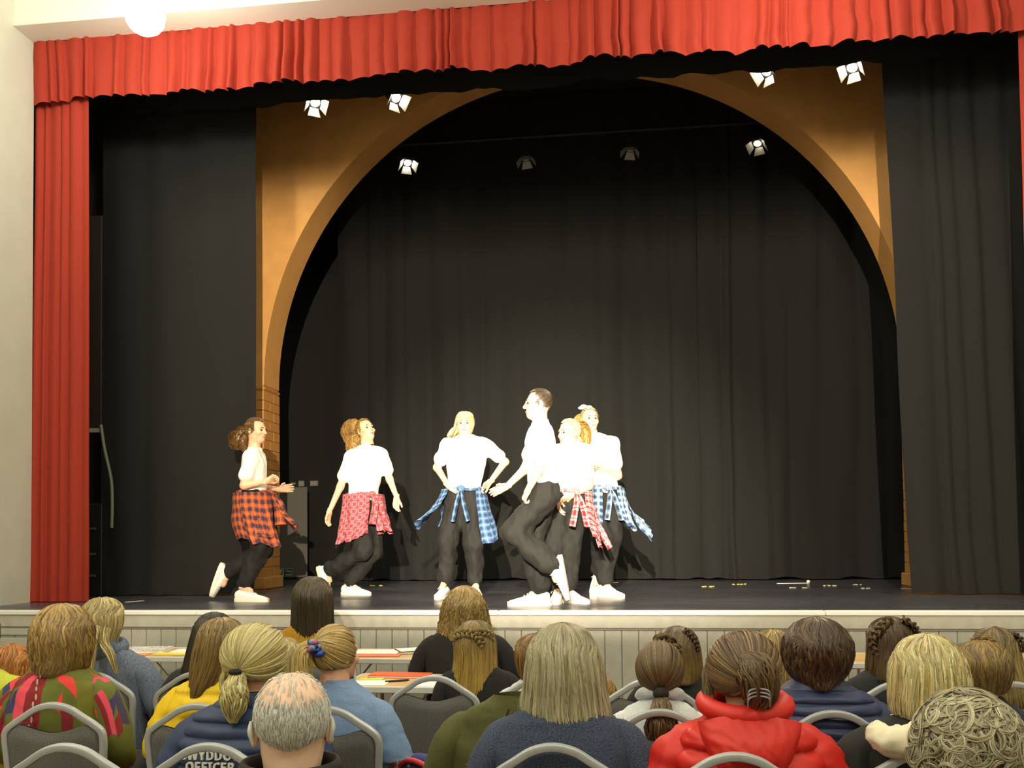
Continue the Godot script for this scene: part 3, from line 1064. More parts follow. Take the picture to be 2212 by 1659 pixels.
func tables() -> void:
	table(-4.95, -3.02, 0.3, 0.86, "trestle table with patterned book behind the grey-blue hoodie woman")
	table(-2.3, -0.42, 0.33, 0.87, "trestle table with white papers in front of the long dark-haired judge")
	table(1.42, 3.2, 0.4, 0.92, "trestle table behind the navy gilet and braided heads")
	table(-1.62, -0.85, 1.56, 2.04, "small table with orange folder near the light blue T-shirt girl")
	var ty := 0.7405
	# patterned book: print of small coloured dots
	var im := Image.create(128, 128, false, Image.FORMAT_RGB8)
	im.fill(rgb(214, 222, 226))
	var r := RandomNumberGenerator.new()
	r.seed = 4
	for k in 260:
		im.fill_rect(Rect2i(r.randi() % 122, r.randi() % 122, 4, 5), [rgb(200, 60, 70), rgb(60, 90, 150), rgb(230, 150, 60), rgb(240, 240, 240)][r.randi() % 4])
	var dots := std(Color(1, 1, 1), 0.6)
	dots.albedo_texture = ImageTexture.create_from_image(im)
	tri(dots, 3.0)
	sheet("notebook", Vector3(-3.62, ty, 0.55), 0.4, 0.26, 0.022, 0.18, dots, "patterned notebook with coloured dots on the trestle table", "notebook")
	sheet("paper_sheet", Vector3(-3.25, ty, 0.52), 0.25, 0.22, 0.004, 0.1, M.paper, "white paper sheets beside the patterned notebook", "paper")
	sheet("paper_sheet", Vector3(-3.3, ty + 0.001, 0.7), 0.26, 0.12, 0.004, 0.0, std(rgb(236, 214, 90), 0.8), "yellow paper beside the patterned notebook", "paper")
	sheet("folder", Vector3(-3.6, ty, 0.76), 0.3, 0.1, 0.006, 0.05, std(rgb(226, 150, 92), 0.7), "pale orange folder under the patterned notebook", "folder")
	sheet("folder", Vector3(-1.78, ty, 0.66), 0.36, 0.26, 0.008, 0.06, std(rgb(226, 120, 92), 0.7), "salmon folder under white papers before the stage", "folder")
	sheet("paper_sheet", Vector3(-1.8, ty + 0.009, 0.58), 0.33, 0.22, 0.004, 0.05, M.paper, "white papers on the salmon folder", "paper")
	sheet("notebook", Vector3(-1.52, ty, 0.5), 0.3, 0.2, 0.02, 0.45, std(rgb(64, 46, 40), 0.7), "dark-bound open pad turned askew beside white papers", "notebook")
	sheet("paper_sheet", Vector3(-1.52, ty + 0.0205, 0.5), 0.29, 0.19, 0.003, 0.45, M.paper, "white page on the dark-bound pad", "paper")
	sheet("folder", Vector3(-1.36, ty, 1.66), 0.36, 0.15, 0.016, -0.05, std(rgb(234, 92, 30), 0.55), "bright orange folder lying on the small table", "folder")
	sheet("paper_sheet", Vector3(-1.5, ty, 1.93), 0.26, 0.18, 0.004, 0.1, M.paper, "white paper beneath the bright orange folder's near corner", "paper")
	sheet("paper_sheet", Vector3(-1.1, ty, 1.95), 0.26, 0.17, 0.004, -0.06, M.paper, "white paper at the small table's edge next to the empty chair", "paper")
	sheet("paper_sheet", Vector3(-1.05, ty, 1.72), 0.3, 0.18, 0.004, 0.04, M.paper, "white paper next to the bright orange folder", "paper")
	sheet("paper_sheet", Vector3(-1.5, ty, 1.79), 0.14, 0.07, 0.005, 0.1, std(rgb(206, 214, 96), 0.8), "lime sticky note beside the bright orange folder", "paper")
	for q in [[-1.33, 1.86, 0.5, "dark pen lying between papers on the small table"], [-0.62, 0.62, 0.4, "dark pen lying beside the wavy-haired judge"]]:
		var p := Geo.new()
		p.tube(PackedVector3Array([Vector3(-0.07, 0.006, 0), Vector3(0.06, 0.006, 0), Vector3(0.075, 0.006, 0)]), PackedFloat32Array([0.006, 0.006, 0.002]), 8)
		var o := part("pen", p, std(rgb(40, 36, 34), 0.4))
		tag(o, q[3], "pen")
		o.position = Vector3(q[0], ty, q[1])
		o.rotation.y = q[2]

# Banquet chair with a bent metal frame, padded back with a hand gap, seat and four legs
func make_chair() -> void:
	var c := Node3D.new()
	chair_root = c
	var hw := 0.2
	var half := [Vector2(0.178, 0.42), Vector2(0.187, 0.55), Vector2(0.196, 0.72), Vector2(hw, 0.79), Vector2(0.193, 0.825), Vector2(0.165, 0.851), Vector2(0.12, 0.88), Vector2(0.075, 0.909), Vector2(0.035, 0.923), Vector2(0.0, 0.927)]
	var pts := PackedVector3Array()
	var back_z := func(y: float) -> float: return (y - 0.45) * 0.1
	for p in half:
		pts.append(Vector3(p.x, p.y, back_z.call(p.y)))
	for k in range(half.size() - 2, -1, -1):
		pts.append(Vector3(-half[k].x, half[k].y, back_z.call(half[k].y)))
	var path := smooth_path(pts, 72)
	var f := Geo.new()
	var rs := []
	for k in path.size():
		var tg := (path[mini(k + 1, 72)] - path[maxi(k - 1, 0)]).normalized()
		var nz := Vector3(0, -0.1, 1).normalized()
		var sd := tg.cross(nz).normalized()
		var ring := PackedVector3Array()
		for q in [[-1, -0.6], [-0.7, -1], [0.7, -1], [1, -0.6], [1, 0.6], [0.7, 1], [-0.7, 1], [-1, 0.6]]:
			ring.append(path[k] + sd * q[0] * 0.0125 + nz * q[1] * 0.014)
		rs.append(ring)
	f.rows(rs, true)
	f.cap(rs[0])
	f.cap(rs[72], true)
	part("back_frame", f, M.frame, c)
	# padded back: two bulging faces
	var g := Geo.new()
	var nu := 32
	var nv := 14
	var inset := 0.013
	var prof := func(x: float) -> float:
		# height of the frame's underside at x
		var best := 0.4
		for k in half.size() - 1:
			var a: Vector2 = half[k + 1]
			var b: Vector2 = half[k]
			if absf(x) >= a.x and absf(x) <= b.x:
				best = maxf(best, lerpf(a.y, b.y, (absf(x) - a.x) / maxf(b.x - a.x, 1e-5)))
		return best - 0.014
	for face in [-1, 1]:
		var rows_ := []
		for j in nv + 1:
			var row := PackedVector3Array()
			for k in nu + 1:
				var u := -1.0 + 2.0 * k / nu
				var t := float(j) / nv
				var wx := u * 0.187
				var dip := 0.852 - 0.032 * pow(cos(clampf(u / 0.78, -1, 1) * PI / 2), 1.5)
				var top := minf(prof.call(wx), dip)
				var y := lerpf(0.46, top, t)
				var x := u * lerpf(0.17, 0.187, clampf((y - 0.42) / 0.35, 0, 1))
				var e := (1.0 - pow(absf(u), 8)) * (1.0 - pow(absf(2 * t - 1), 10))
				row.append(Vector3(x, y, back_z.call(y) + face * (0.006 + 0.02 * sqrt(maxf(e, 0.0)))))
			rows_.append(row)
		if face > 0:
			rows_.reverse()
		g.rows(rows_)
	part("back_pad", g, M.pad, c)
	var s := Geo.new()
	var srs := []
	for q in [[0.425, 0.9], [0.43, 0.97], [0.45, 1.0], [0.472, 0.99], [0.482, 0.93], [0.488, 0.75], [0.49, 0.3]]:
		var ring := PackedVector3Array()
		for k in 36:
			var a := TAU * k / 36
			var cc := signf(cos(a)) * pow(absf(cos(a)), 0.35)
			var ss := signf(sin(a)) * pow(absf(sin(a)), 0.35)
			ring.append(Vector3(cc * 0.21 * q[1], q[0] - 0.03, -0.225 + ss * 0.215 * q[1]))
		srs.append(ring)
	s.rows(srs, true)
	s.cap(srs[0])
	s.cap(srs[6], true)
	part("seat", s, M.pad, c)
	for sx in [-1, 1]:
		for q in [[[0.178, 0.43, 0.0], [0.2, 0.2, 0.03], [0.215, 0.0, 0.06]], [[0.18, 0.4, -0.4], [0.19, 0.2, -0.42], [0.2, 0.0, -0.44]]]:
			var l := Geo.new()
			var lp := PackedVector3Array()
			for p in q:
				lp.append(Vector3(sx * p[0], p[1], p[2]))
			l.tube(lp, PackedFloat32Array([0.0125, 0.0125, 0.0115]), 8)
			part("leg", l, M.frame, c)
	var rail := Geo.new()
	rail.box(Vector3(-0.18, 0.375, -0.41), Vector3(0.18, 0.4, -0.39), 0.004)
	rail.box(Vector3(-0.19, 0.375, -0.4), Vector3(-0.17, 0.4, 0.0), 0.004)
	rail.box(Vector3(0.17, 0.375, -0.4), Vector3(0.19, 0.4, 0.0), 0.004)
	rail.box(Vector3(-0.18, 0.375, -0.02), Vector3(0.18, 0.4, 0.0), 0.004)
	part("seat_rail", rail, M.frame, c, true)

func chair(p: Vector3, label: String, turn := 0.0) -> void:
	var c: Node3D = chair_root.duplicate()
	c.name = numbered("banquet_chair")
	add_child(c)
	c.position = Vector3(p.x, 0, p.z - 0.045)
	c.rotation.y = turn
	tag(c, label, "chair", "grey banquet chairs in rows")

func chairs() -> void:
	chair(Vector3(-2.245, 0.930, 3.704), "grey banquet chair of the woman in the colourful patterned blouse", 0.05)
	chair(Vector3(-1.751, 0.930, 4.387), "empty grey banquet chair directly behind the patterned blouse woman's chair", 0.04)
	chair(Vector3(-1.298, 0.930, 4.344), "grey banquet chair of the woman in the navy gilet with lettering", 0.02)
	chair(Vector3(-1.660, 0.930, 3.682), "grey banquet chair of the girl in the yellow jacket", 0.05)
	chair(Vector3(-3.168, 0.930, 2.859), "grey banquet chair of the red-haired child", 0.05)
	chair(Vector3(-2.575, 0.930, 2.902), "grey banquet chair of the woman in the grey-blue hoodie", 0.05)
	chair(Vector3(-2.059, 0.930, 2.871), "grey banquet chair of the woman with long near-black hair", 0.05)
	chair(Vector3(-1.781, 0.930, 1.893), "grey banquet chair of the very dark-haired judge", 0.0)
	chair(Vector3(-1.133, 0.930, 3.712), "grey banquet chair of the girl in the light blue T-shirt", 0.0)
	chair(Vector3(-0.890, 0.930, 2.917), "empty grey banquet chair between the small table and the green coat", 0.0)
	chair(Vector3(-0.397, 0.930, 2.928), "grey banquet chair of the boy in white behind the green coat", 0.0)
	chair(Vector3(0.091, 0.930, 2.951), "grey banquet chair in front of the girl with the low dark ponytail", -0.02)
	chair(Vector3(0.109, 0.930, 3.676), "grey banquet chair of the girl with the low dark ponytail", 0.0)
	chair(Vector3(0.724, 0.930, 3.657), "grey banquet chair of the person in the plain navy gilet", -0.03)
	chair(Vector3(1.145, 0.930, 2.962), "grey banquet chair behind the dark braided head in black", -0.03)
	chair(Vector3(1.607, 0.930, 2.945), "grey banquet chair of the long-haired girl with small plaits", -0.05)
	chair(Vector3(-0.234, 0.930, 4.263), "grey banquet chair of the woman in the fluffy dark blue jumper", 0.0)
	chair(Vector3(0.303, 0.930, 4.338), "grey banquet chair of the woman in the red padded jacket", 0.0)
	chair(Vector3(0.867, 0.930, 4.245), "grey banquet chair of the woman with the cream fleece hood", -0.03)
	chair(Vector3(-0.409, 0.930, 3.705), "grey banquet chair under the olive green coat", 0.0)
	chair(Vector3(-0.71, 0, 5.35), "grey banquet chair of the balding man in black", 0.0)
	chair(Vector3(0.74, 0, 5.2), "grey banquet chair of the curly grey-haired woman", 0.0)

# ---------- people: shared shapes ----------

func head_field(cell: float) -> Geo:
	var f := Field.new(Vector3(-0.12, -0.16, -0.15), Vector3(0.12, 0.15, 0.13), cell)
	f.egg(Vector3(0, 0.03, 0.012), Vector3(0.076, 0.086, 0.096), 0.02)
	f.egg(Vector3(0, -0.035, -0.025), Vector3(0.062, 0.082, 0.068), 0.03)
	f.egg(Vector3(0, -0.088, -0.058), Vector3(0.03, 0.024, 0.028), 0.03)
	f.egg(Vector3(0, 0.024, -0.076), Vector3(0.048, 0.012, 0.018), 0.02)
	for s in [-1, 1]:
		f.egg(Vector3(s * 0.046, -0.025, -0.062), Vector3(0.02, 0.016, 0.022), 0.02)
		f.egg(Vector3(s * 0.031, 0.004, -0.098), Vector3(0.017, 0.011, 0.014), 0.012, Basis.IDENTITY, true)
		f.egg(Vector3(s * 0.079, -0.006, 0.014), Vector3(0.007, 0.031, 0.018), 0.006, Basis(Vector3.UP, s * -0.35))
		f.egg(Vector3(s * 0.086, -0.002, 0.008), Vector3(0.006, 0.018, 0.009), 0.004, Basis(Vector3.UP, s * -0.35), true)
	f.bone(Vector3(0, 0.012, -0.09), Vector3(0, -0.024, -0.108), 0.008, 0.013, 0.012)
	f.egg(Vector3(0, -0.056, -0.088), Vector3(0.022, 0.005, 0.01), 0.006)
	f.egg(Vector3(0, -0.068, -0.085), Vector3(0.019, 0.006, 0.01), 0.006)
	f.bone(Vector3(0, -0.05, 0.01), Vector3(0, -0.15, 0.02), 0.056, 0.054, 0.03)
	var g := Geo.new()
	f.net(g)
	return g

func hand_field(curl: float, spread: float) -> Geo:
	var f := Field.new(Vector3(-0.075, -0.215, -0.1), Vector3(0.085, 0.03, 0.05), 0.0045)
	f.bone(Vector3(0, 0.02, 0), Vector3(0, -0.02, 0), 0.026, 0.026, 0.02)
	var xs := [0.03, 0.011, -0.009, -0.028]
	var lens := [0.072, 0.081, 0.075, 0.06]
	for k in 4:
		var x: float = xs[k]
		var kn := Vector3(x, -0.088 + absf(k - 1.2) * 0.004, 0.0)
		f.bone(Vector3(x * 0.55, -0.015, 0), kn, 0.015, 0.012, 0.016)
		var d := Vector3(x * spread, -1, 0).normalized()
		var p := kn
		var a := curl * 0.7
		for j in 3:
			var seg: float = lens[k] * [0.46, 0.3, 0.24][j]
			var dd := d.rotated(Vector3(1, 0, 0), a)
			f.bone(p, p + dd * seg, [0.0098, 0.0088, 0.008][j], [0.0088, 0.008, 0.007][j], 0.004)
			p += dd * seg
			a += curl
	var t0 := Vector3(0.024, -0.03, -0.008)
	var t1 := Vector3(0.05, -0.062, -0.018)
	f.bone(Vector3(0.012, -0.02, -0.004), t0, 0.016, 0.014, 0.012)
	f.bone(t0, t1, 0.0135, 0.0105, 0.008)
	f.bone(t1, t1 + Vector3(0.012 - curl * 0.02, -0.03, -0.008 - curl * 0.012), 0.0103, 0.0085, 0.004)
	var g := Geo.new()
	f.net(g)
	return g

func make_bodies() -> void:
	head_fine = head_field(0.0052)
	head_plain = head_field(0.0085)
	hand_poses = {"open": hand_field(0.08, 2.2), "loose": hand_field(0.38, 1.0), "fist": hand_field(1.25, 0.3)}
	var f := Field.new(Vector3(-0.36, -0.5, -0.72), Vector3(0.36, 0.74, 0.2), 0.02)
	f.bone(Vector3(-0.07, 0.09, 0), Vector3(0.07, 0.09, 0), 0.09, 0.09, 0.04)
	f.bone(Vector3(0, 0.08, 0), Vector3(0, 0.5, 0), 0.1, 0.09, 0.05)
	f.bone(Vector3(-0.11, 0.52, 0.005), Vector3(0.11, 0.52, 0.005), 0.04, 0.04, 0.05)
	f.bone(Vector3(0, 0.56, 0.015), Vector3(0, 0.72, 0.012), 0.056, 0.052, 0.04)
	for s in [-1, 1]:
		f.bone(Vector3(s * 0.065, 0.28, 0), Vector3(s * 0.07, 0.5, 0), 0.09, 0.085, 0.05)
		f.bone(Vector3(s * 0.125, 0.51, 0), Vector3(s * 0.2, 0.3, 0), 0.036, 0.036, 0.03)
		f.bone(Vector3(s * 0.2, 0.3, 0), Vector3(s * 0.13, 0.2, -0.24), 0.036, 0.028, 0.02)
		f.bone(Vector3(s * 0.13, 0.2, -0.24), Vector3(s * 0.08, 0.18, -0.31), 0.03, 0.022, 0.02)
		f.bone(Vector3(s * 0.09, 0.07, -0.02), Vector3(s * 0.1, 0.08, -0.42), 0.078, 0.06, 0.03)
		f.bone(Vector3(s * 0.1, 0.08, -0.42), Vector3(s * 0.1, -0.38, -0.45), 0.054, 0.036, 0.03)
		f.bone(Vector3(s * 0.1, -0.42, -0.43), Vector3(s * 0.1, -0.43, -0.6), 0.035, 0.028, 0.02)
	seated = Geo.new()
	f.net(seated)
	var l := Field.new(Vector3(-0.25, -0.46, -0.62), Vector3(0.25, 0.24, 0.2), 0.022)
	l.bone(Vector3(-0.08, 0.1, 0), Vector3(0.08, 0.1, 0), 0.115, 0.115, 0.05)
	for s in [-1, 1]:
		l.bone(Vector3(s * 0.09, 0.075, -0.02), Vector3(s * 0.1, 0.085, -0.42), 0.092, 0.075, 0.03)
		l.bone(Vector3(s * 0.1, 0.085, -0.42), Vector3(s * 0.1, -0.34, -0.45), 0.07, 0.06, 0.03)
	seated_legs = Geo.new()
	l.net(seated_legs)

# ---------- hair ----------

# one lock of hair: a flat diamond tube along pts, turned to face away from mid
func lock(g: Geo, pts: PackedVector3Array, mid: Vector3, w: float, flat: float, ca: Color, cb: Color) -> void:
	var n := pts.size()
	var base := g.v.size()
	var shift := fmod(base * 0.0371, 1.0)
	for j in n:
		var p := pts[j]
		var t := (pts[mini(j + 1, n - 1)] - pts[maxi(j - 1, 0)])
		var out := p - Vector3(mid.x, minf(p.y, mid.y), mid.z)
		var s := t.cross(out).normalized()
		var u := float(j) / (n - 1)
		var ww := w * (0.55 + 0.45 * minf(u * 5.0, 1.0)) * (1.0 - 0.85 * pow(u, 5.0))
		out = out.normalized() * ww * flat
		s *= ww
		var c := ca.lerp(cb, u)
		g.v.append(p + s - out * 0.6)
		g.v.append(p + out)
		g.v.append(p - s - out * 0.6)
		for q in 3:
			g.uv.append(Vector2(shift + q * 0.06, shift * 3.0 + u * 0.5))
			g.c.append(c)
		if j > 0:
			var b := base + j * 3
			g.quad(b - 3, b - 2, b + 1, b)
			g.quad(b - 2, b - 1, b + 2, b + 1)

func pick(cols: Array, r: RandomNumberGenerator) -> Color:
	var a: Color = cols[r.randi() % cols.size()]
	var b: Color = cols[r.randi() % cols.size()]
	var c := a.lerp(b, r.randf()).srgb_to_linear()
	var k := r.randf_range(0.85, 1.75)
	return Color(c.r * k, c.g * k * 1.05, c.b * k * 1.1)

# Falling hair. rings: [y, half width, x offset, depth behind, depth in front] in metres about the head's middle, crown first
func hair_fall(g: Geo, rings: Array, o: Dictionary) -> void:
	var r := RandomNumberGenerator.new()
	r.seed = o.get("seed", 1)
	var nt := 26
	var cols: Array = o.cols
	var tab := []
	for k in 5:
		var l := []
		for q in rings:
			l.append(q[k])
		tab.append(smooth_list(l, nt))
	var face: float = deg_to_rad(o.get("face", 118.0))
	var pm := PackedFloat32Array()
	for j in nt + 1:
		pm.append(lerpf(face, PI, clampf((tab[0][j] - 0.035) / 0.03, 0, 1)))
	var clump: float = o.get("clump", 0.0055)
	var sd: float = o.get("seed", 1)
	var at := func(t: float, phi0: float, off: float) -> Vector3:
		var x := clampf(t, 0, 1) * nt
		var j := mini(int(x), nt - 1)
		var u := x - j
		var phi: float = phi0 * lerpf(pm[j], pm[j + 1], u)
		off += clump * noise.get_noise_3d(phi * 9.0, t * 2.2, sd * 3.7) * clampf(t * 4.0, 0, 1)
		var hw: float = lerpf(tab[1][j], tab[1][j + 1], u) + off
		var cz := cos(phi)
		var dz: float = (lerpf(tab[3][j], tab[3][j + 1], u) if cz > 0 else lerpf(tab[4][j], tab[4][j + 1], u)) + off
		return Vector3(lerpf(tab[2][j], tab[2][j + 1], u) + sin(phi) * hw, lerpf(tab[0][j], tab[0][j + 1], u) + off * 0.5, cz * dz)
	# the layer beneath the locks
	var base_rows := []
	g.col = pick([cols[0]], r)
	for j in nt + 1:
		var row := PackedVector3Array()
		for k in 33:
			row.append(at.call(float(j) / nt, -1.0 + k / 16.0, -0.008))
		base_rows.append(row)
	g.rows(base_rows)
	var n := int(o.get("n", 420) * 1.9)
	var wave: float = o.get("wave", 0.0)
	var wl: float = o.get("wl", 0.05)
	var w: float = o.get("w", 0.0062) * 0.62
	var mid := Vector3(0, -0.01, 0)
	var length: float = rings[0][0] - rings[rings.size() - 1][0]
	var ragged: float = o.get("ragged", 0.08)
	var drift: float = o.get("drift", 0.1)
	for k in n:
		var phi := r.randf_range(-1, 1)
		var t0 := pow(r.randf(), 1.6) * 0.45
		var t1 := 1.0 - ragged * (0.35 * r.randf() + 0.9 * absf(noise.get_noise_2d(phi * 22.0, sd)))
		if r.randf() < 0.12:
			t1 = r.randf_range(0.55, 0.95)
		var loose := r.randf() < 0.05
		var seg := 11 if wave == 0.0 else 22
		var ph := r.randf() * TAU
		var off := r.randf_range(-0.005, 0.0045)
		var dr := r.randf_range(-1, 1) * drift
		var pts := PackedVector3Array()
		for j in seg + 1:
			var u := float(j) / seg
			var t := lerpf(t0, t1, u)
			var p: Vector3 = at.call(t, clampf(phi + dr * u, -1.02, 1.02), off)
			if wave > 0.0:
				var a := ph + t * length / wl * TAU
				var amt := wave * clampf(u * 2.2, 0, 1)
				p += Vector3(sin(a) * amt, 0, cos(a * 1.1) * amt * 0.7)
			if loose:
				p += Vector3(sin(ph) * 0.012, 0, cos(ph) * 0.006 + 0.006) * u * u
			pts.append(p)
		var c := pick(cols, r)
		var ca := c
		var cb := c
		if o.has("root"):
			ca = c.lerp(pick([o.root], r), 0.75)
		if o.has("tip"):
			cb = c.lerp(pick([o.tip], r), 0.8)
		lock(g, pts, mid, w * (0.35 if loose else r.randf_range(0.5, 1.5)), 0.4, ca, cb)

# rings given as pixel sizes at a known scale: [dy, half width, x offset (optional), depth (optional, metres)]
func px_rings(list: Array, s: float) -> Array:
	var out := []
	for q in list:
		var y: float = q[0] / s
		var hw: float = q[1] / s
		var xo: float = q[2] / s if q.size() > 2 else 0.0
		var zb := hw * 1.12
		var zf := hw * 1.1
		if y < -0.02:
			var t := clampf((-0.02 - y) / 0.1, 0, 1)
			zb = lerpf(zb, 0.115, t)
			zf = lerpf(zf, 0.06, t)
		if q.size() > 3:
			zb = q[3]
		out.append([y, hw, xo, zb, zf])
	return out

# Hair combed over the skull towards a tie
func hair_pull(g: Geo, mid: Vector3, rad: Vector3, tie: Vector3, n: int, cols: Array, sd: int, lift := 0.004, w := 0.0055) -> void:
	var r := RandomNumberGenerator.new()
	r.seed = sd
	var nn := 28
	g.col = pick([cols[0]], r)
	var ids := []
	for j in nn / 2 + 1:
		var e := PI * (0.5 - j * 2.0 / nn)
		for k in nn:
			var a := TAU * k / nn
			ids.append(g.vert(mid + Vector3(sin(a) * cos(e), sin(e), cos(a) * cos(e)) * rad * 0.975))
	for j in nn / 2:
		for k in nn:
			var d := (g.v[ids[j * nn + k]] - mid) / rad
			if d.z < -0.3 and d.y < 0.62 or d.y < -0.78:
				continue
			g.quad(ids[j * nn + k], ids[j * nn + (k + 1) % nn], ids[(j + 1) * nn + (k + 1) % nn], ids[(j + 1) * nn + k])
	var td := tie.normalized()
	var sx := td.cross(Vector3(0.3, 0.8, -0.5)).normalized()
	var sy := td.cross(sx)
	n = int(n * 1.9)
	w *= 0.62
	for k in n:
		var th := r.randf() * TAU
		var axis := sx * cos(th) + sy * sin(th)
		var amax := 0.3
		while amax < 2.6:
			var d := td * cos(amax) + axis * sin(amax)
			if d.z < -0.42 and d.y < 0.6 or d.y < -0.72 or d.z < -0.8:
				break
			amax += 0.06
		var a0 := amax * sqrt(r.randf_range(0.08, 1.0))
		var pts := PackedVector3Array()
		var tw := r.randf_range(-0.12, 0.12)
		var hl := r.randf_range(0.0, lift)
		for j in 12:
			var u := j / 11.0
			var a := lerpf(a0, 0.05, u)
			var ax := axis.rotated(td, tw * (1.0 - u))
			pts.append(mid + (td * cos(a) + ax * sin(a)) * rad * (1.0 + hl / rad.x))
		var c := pick(cols, r)
		lock(g, pts, mid, w * r.randf_range(0.6, 1.25), 0.4, c, c)

# A hank of hair along a path
func hair_tail(g: Geo, path: PackedVector3Array, rad: Array, n: int, cols: Array, sd: int, wave := 0.0, w := 0.005, tip = null) -> void:
	var r := RandomNumberGenerator.new()
	r.seed = sd
	var seg := 14
	var sp := smooth_path(path, seg)
	var rr := smooth_list(rad, seg)
	g.col = pick([cols[0]], r)
	var inner := PackedFloat32Array()
	for q in rr:
		inner.append(maxf(q * 0.85, 0.001))
	g.tube(sp, inner, 10)
	n = int(n * 1.8)
	w *= 0.62
	for k in n:
		var a := r.randf() * TAU
		var d := sqrt(r.randf_range(0.35, 1.0))
		var stop := seg if r.randf() < 0.7 else seg - 1 - r.randi() % 4
		var pts := PackedVector3Array()
		var ph := r.randf() * TAU
		for j in stop + 1:
			var t := (sp[mini(j + 1, seg)] - sp[maxi(j - 1, 0)]).normalized()
			var s := t.cross(Vector3(0, 0.2, 1)).normalized()
			var q := s.cross(t)
			var aa := a + 0.25 * sin(j * 0.5 + ph)
			var p := sp[j] + (s * cos(aa) + q * sin(aa)) * rr[j] * d
			if wave > 0.0:
				p += Vector3(sin(ph + j * 1.5), 0, cos(ph + j * 1.4)) * wave
			pts.append(p)
		var c := pick(cols, r)
		var cb := c
		if tip != null:
			cb = c.lerp(pick([tip], r), 0.7)
		lock(g, pts, sp[seg / 2] + Vector3(0, 0, -0.3), w * r.randf_range(0.6, 1.2), 0.5, c, cb)

func hair_braid(g: Geo, path: PackedVector3Array, w: float, cols: Array, sd: int) -> void:
	var r := RandomNumberGenerator.new()
	r.seed = sd
	var seg := 60
	var sp := smooth_path(path, seg)
	var length := 0.0
	for j in seg:
		length += sp[j].distance_to(sp[j + 1])
	for k in 3:
		for strand in 3:
			var c := pick(cols, r)
			g.col = c
			var pts := PackedVector3Array()
			var rad := PackedFloat32Array()
			for j in seg + 1:
				var t := (sp[mini(j + 1, seg)] - sp[maxi(j - 1, 0)]).normalized()
				var out := (sp[j] - Vector3(0, 0.0, 0)).normalized()
				var s := t.cross(out).normalized()
				var a := length * j / seg / (w * 3.2) * TAU + k * TAU / 3.0
				pts.append(sp[j] + s * (sin(a) * w * 0.62 + (strand - 1) * w * 0.22) + out * (sin(a * 2.0) * w * 0.3 + (w * 0.1 if strand == 1 else 0.0)))
				rad.append(w * 0.2 * (1.0 - 0.5 * float(j) / seg))
			g.tube(pts, rad, 5)
	g.col = Color(1, 1, 1)

func hair_curls(g: Geo, mid: Vector3, rad: Vector3, n: int, cols: Array, sd: int) -> void:
	var r := RandomNumberGenerator.new()
	r.seed = sd
	hair_pull(g, mid, rad * 0.98, Vector3(0.1, 0.8, 0.6), 260, cols, sd)
	for k in n:
		var d := Vector3(r.randfn(), r.randfn(), r.randfn()).normalized()
		if d.z < -0.4 and d.y < 0.55 or d.y < -0.85:
			continue
		var puff := r.randf_range(-0.02, 0.07)
		var c := pick(cols, r)
		var t1 := d.cross(Vector3(r.randf() - 0.5, 1, r.randf() - 0.5)).normalized()
		var t2 := d.cross(t1)
		var big := r.randf_range(0.016, 0.04)
		var turns := r.randf_range(0.35, 0.85)
		var dir := 1.0 if r.randf() < 0.5 else -1.0
		var ph := r.randf() * TAU
		var flow := Vector3(0, -0.03, 0.0) * r.randf_range(0.3, 1.2)
		for strand in 8:
			var pts := PackedVector3Array()
			var jit := Vector3(r.randf() - 0.5, r.randf() - 0.5, r.randf() - 0.5) * 0.009
			var cc := c.lerp(pick(cols, r), 0.5)
			for j in 11:
				var u := j / 10.0
				var a := ph + dir * turns * u * TAU
				var q := big * (1.15 - 0.55 * u)
				pts.append(mid + d * rad * (0.97 + puff + 0.06 * sin(u * PI)) + (t1 * cos(a) + t2 * sin(a)) * q + d * 0.01 * u + flow * u + jit)
			lock(g, pts, mid, 0.0016, 0.6, cc, cc)

# short bristles of cropped hair over part of the skull
func hair_crop(g: Geo, n: int, cols: Array, sd: int, length: float, top: float) -> void:
	var r := RandomNumberGenerator.new()
	r.seed = sd
	var mid := Vector3(0, 0.03, 0.012)
	var rad := Vector3(0.0765, 0.0865, 0.0965)
	for k in n:
		var d := Vector3(r.randfn(), r.randfn(), r.randfn()).normalized()
		if d.y < -0.75 or d.z < -0.3 and d.y < 0.3:
			continue
		# thin over the crown, denser at the back and sides
		var thin := clampf((d.y - top) / 0.3, 0.0, 1.0)
		if r.randf() < thin * 0.93:
			continue
		var p := mid + d * rad
		if d.y < -0.35:
			p = Vector3(p.x * lerpf(1.0, 0.85, (-d.y - 0.35) * 2.0), p.y, p.z)
		var flow := (Vector3(0, -1, 0.1) - d * d.dot(Vector3(0, -1, 0.1))).normalized()
		var wob := Vector3(r.randf() - 0.5, r.randf() - 0.5, r.randf() - 0.5) * 0.006
		var l := length * r.randf_range(0.6, 1.2)
		var c := pick(cols, r)
		lock(g, PackedVector3Array([p + d * 0.0004, p + flow * l * 0.5 + d * 0.0022, p + flow * l + wob - d * 0.0003]), mid, 0.0013, 0.5, c, c)

# ---------- garments for seated people (unit body, base on the seat) ----------

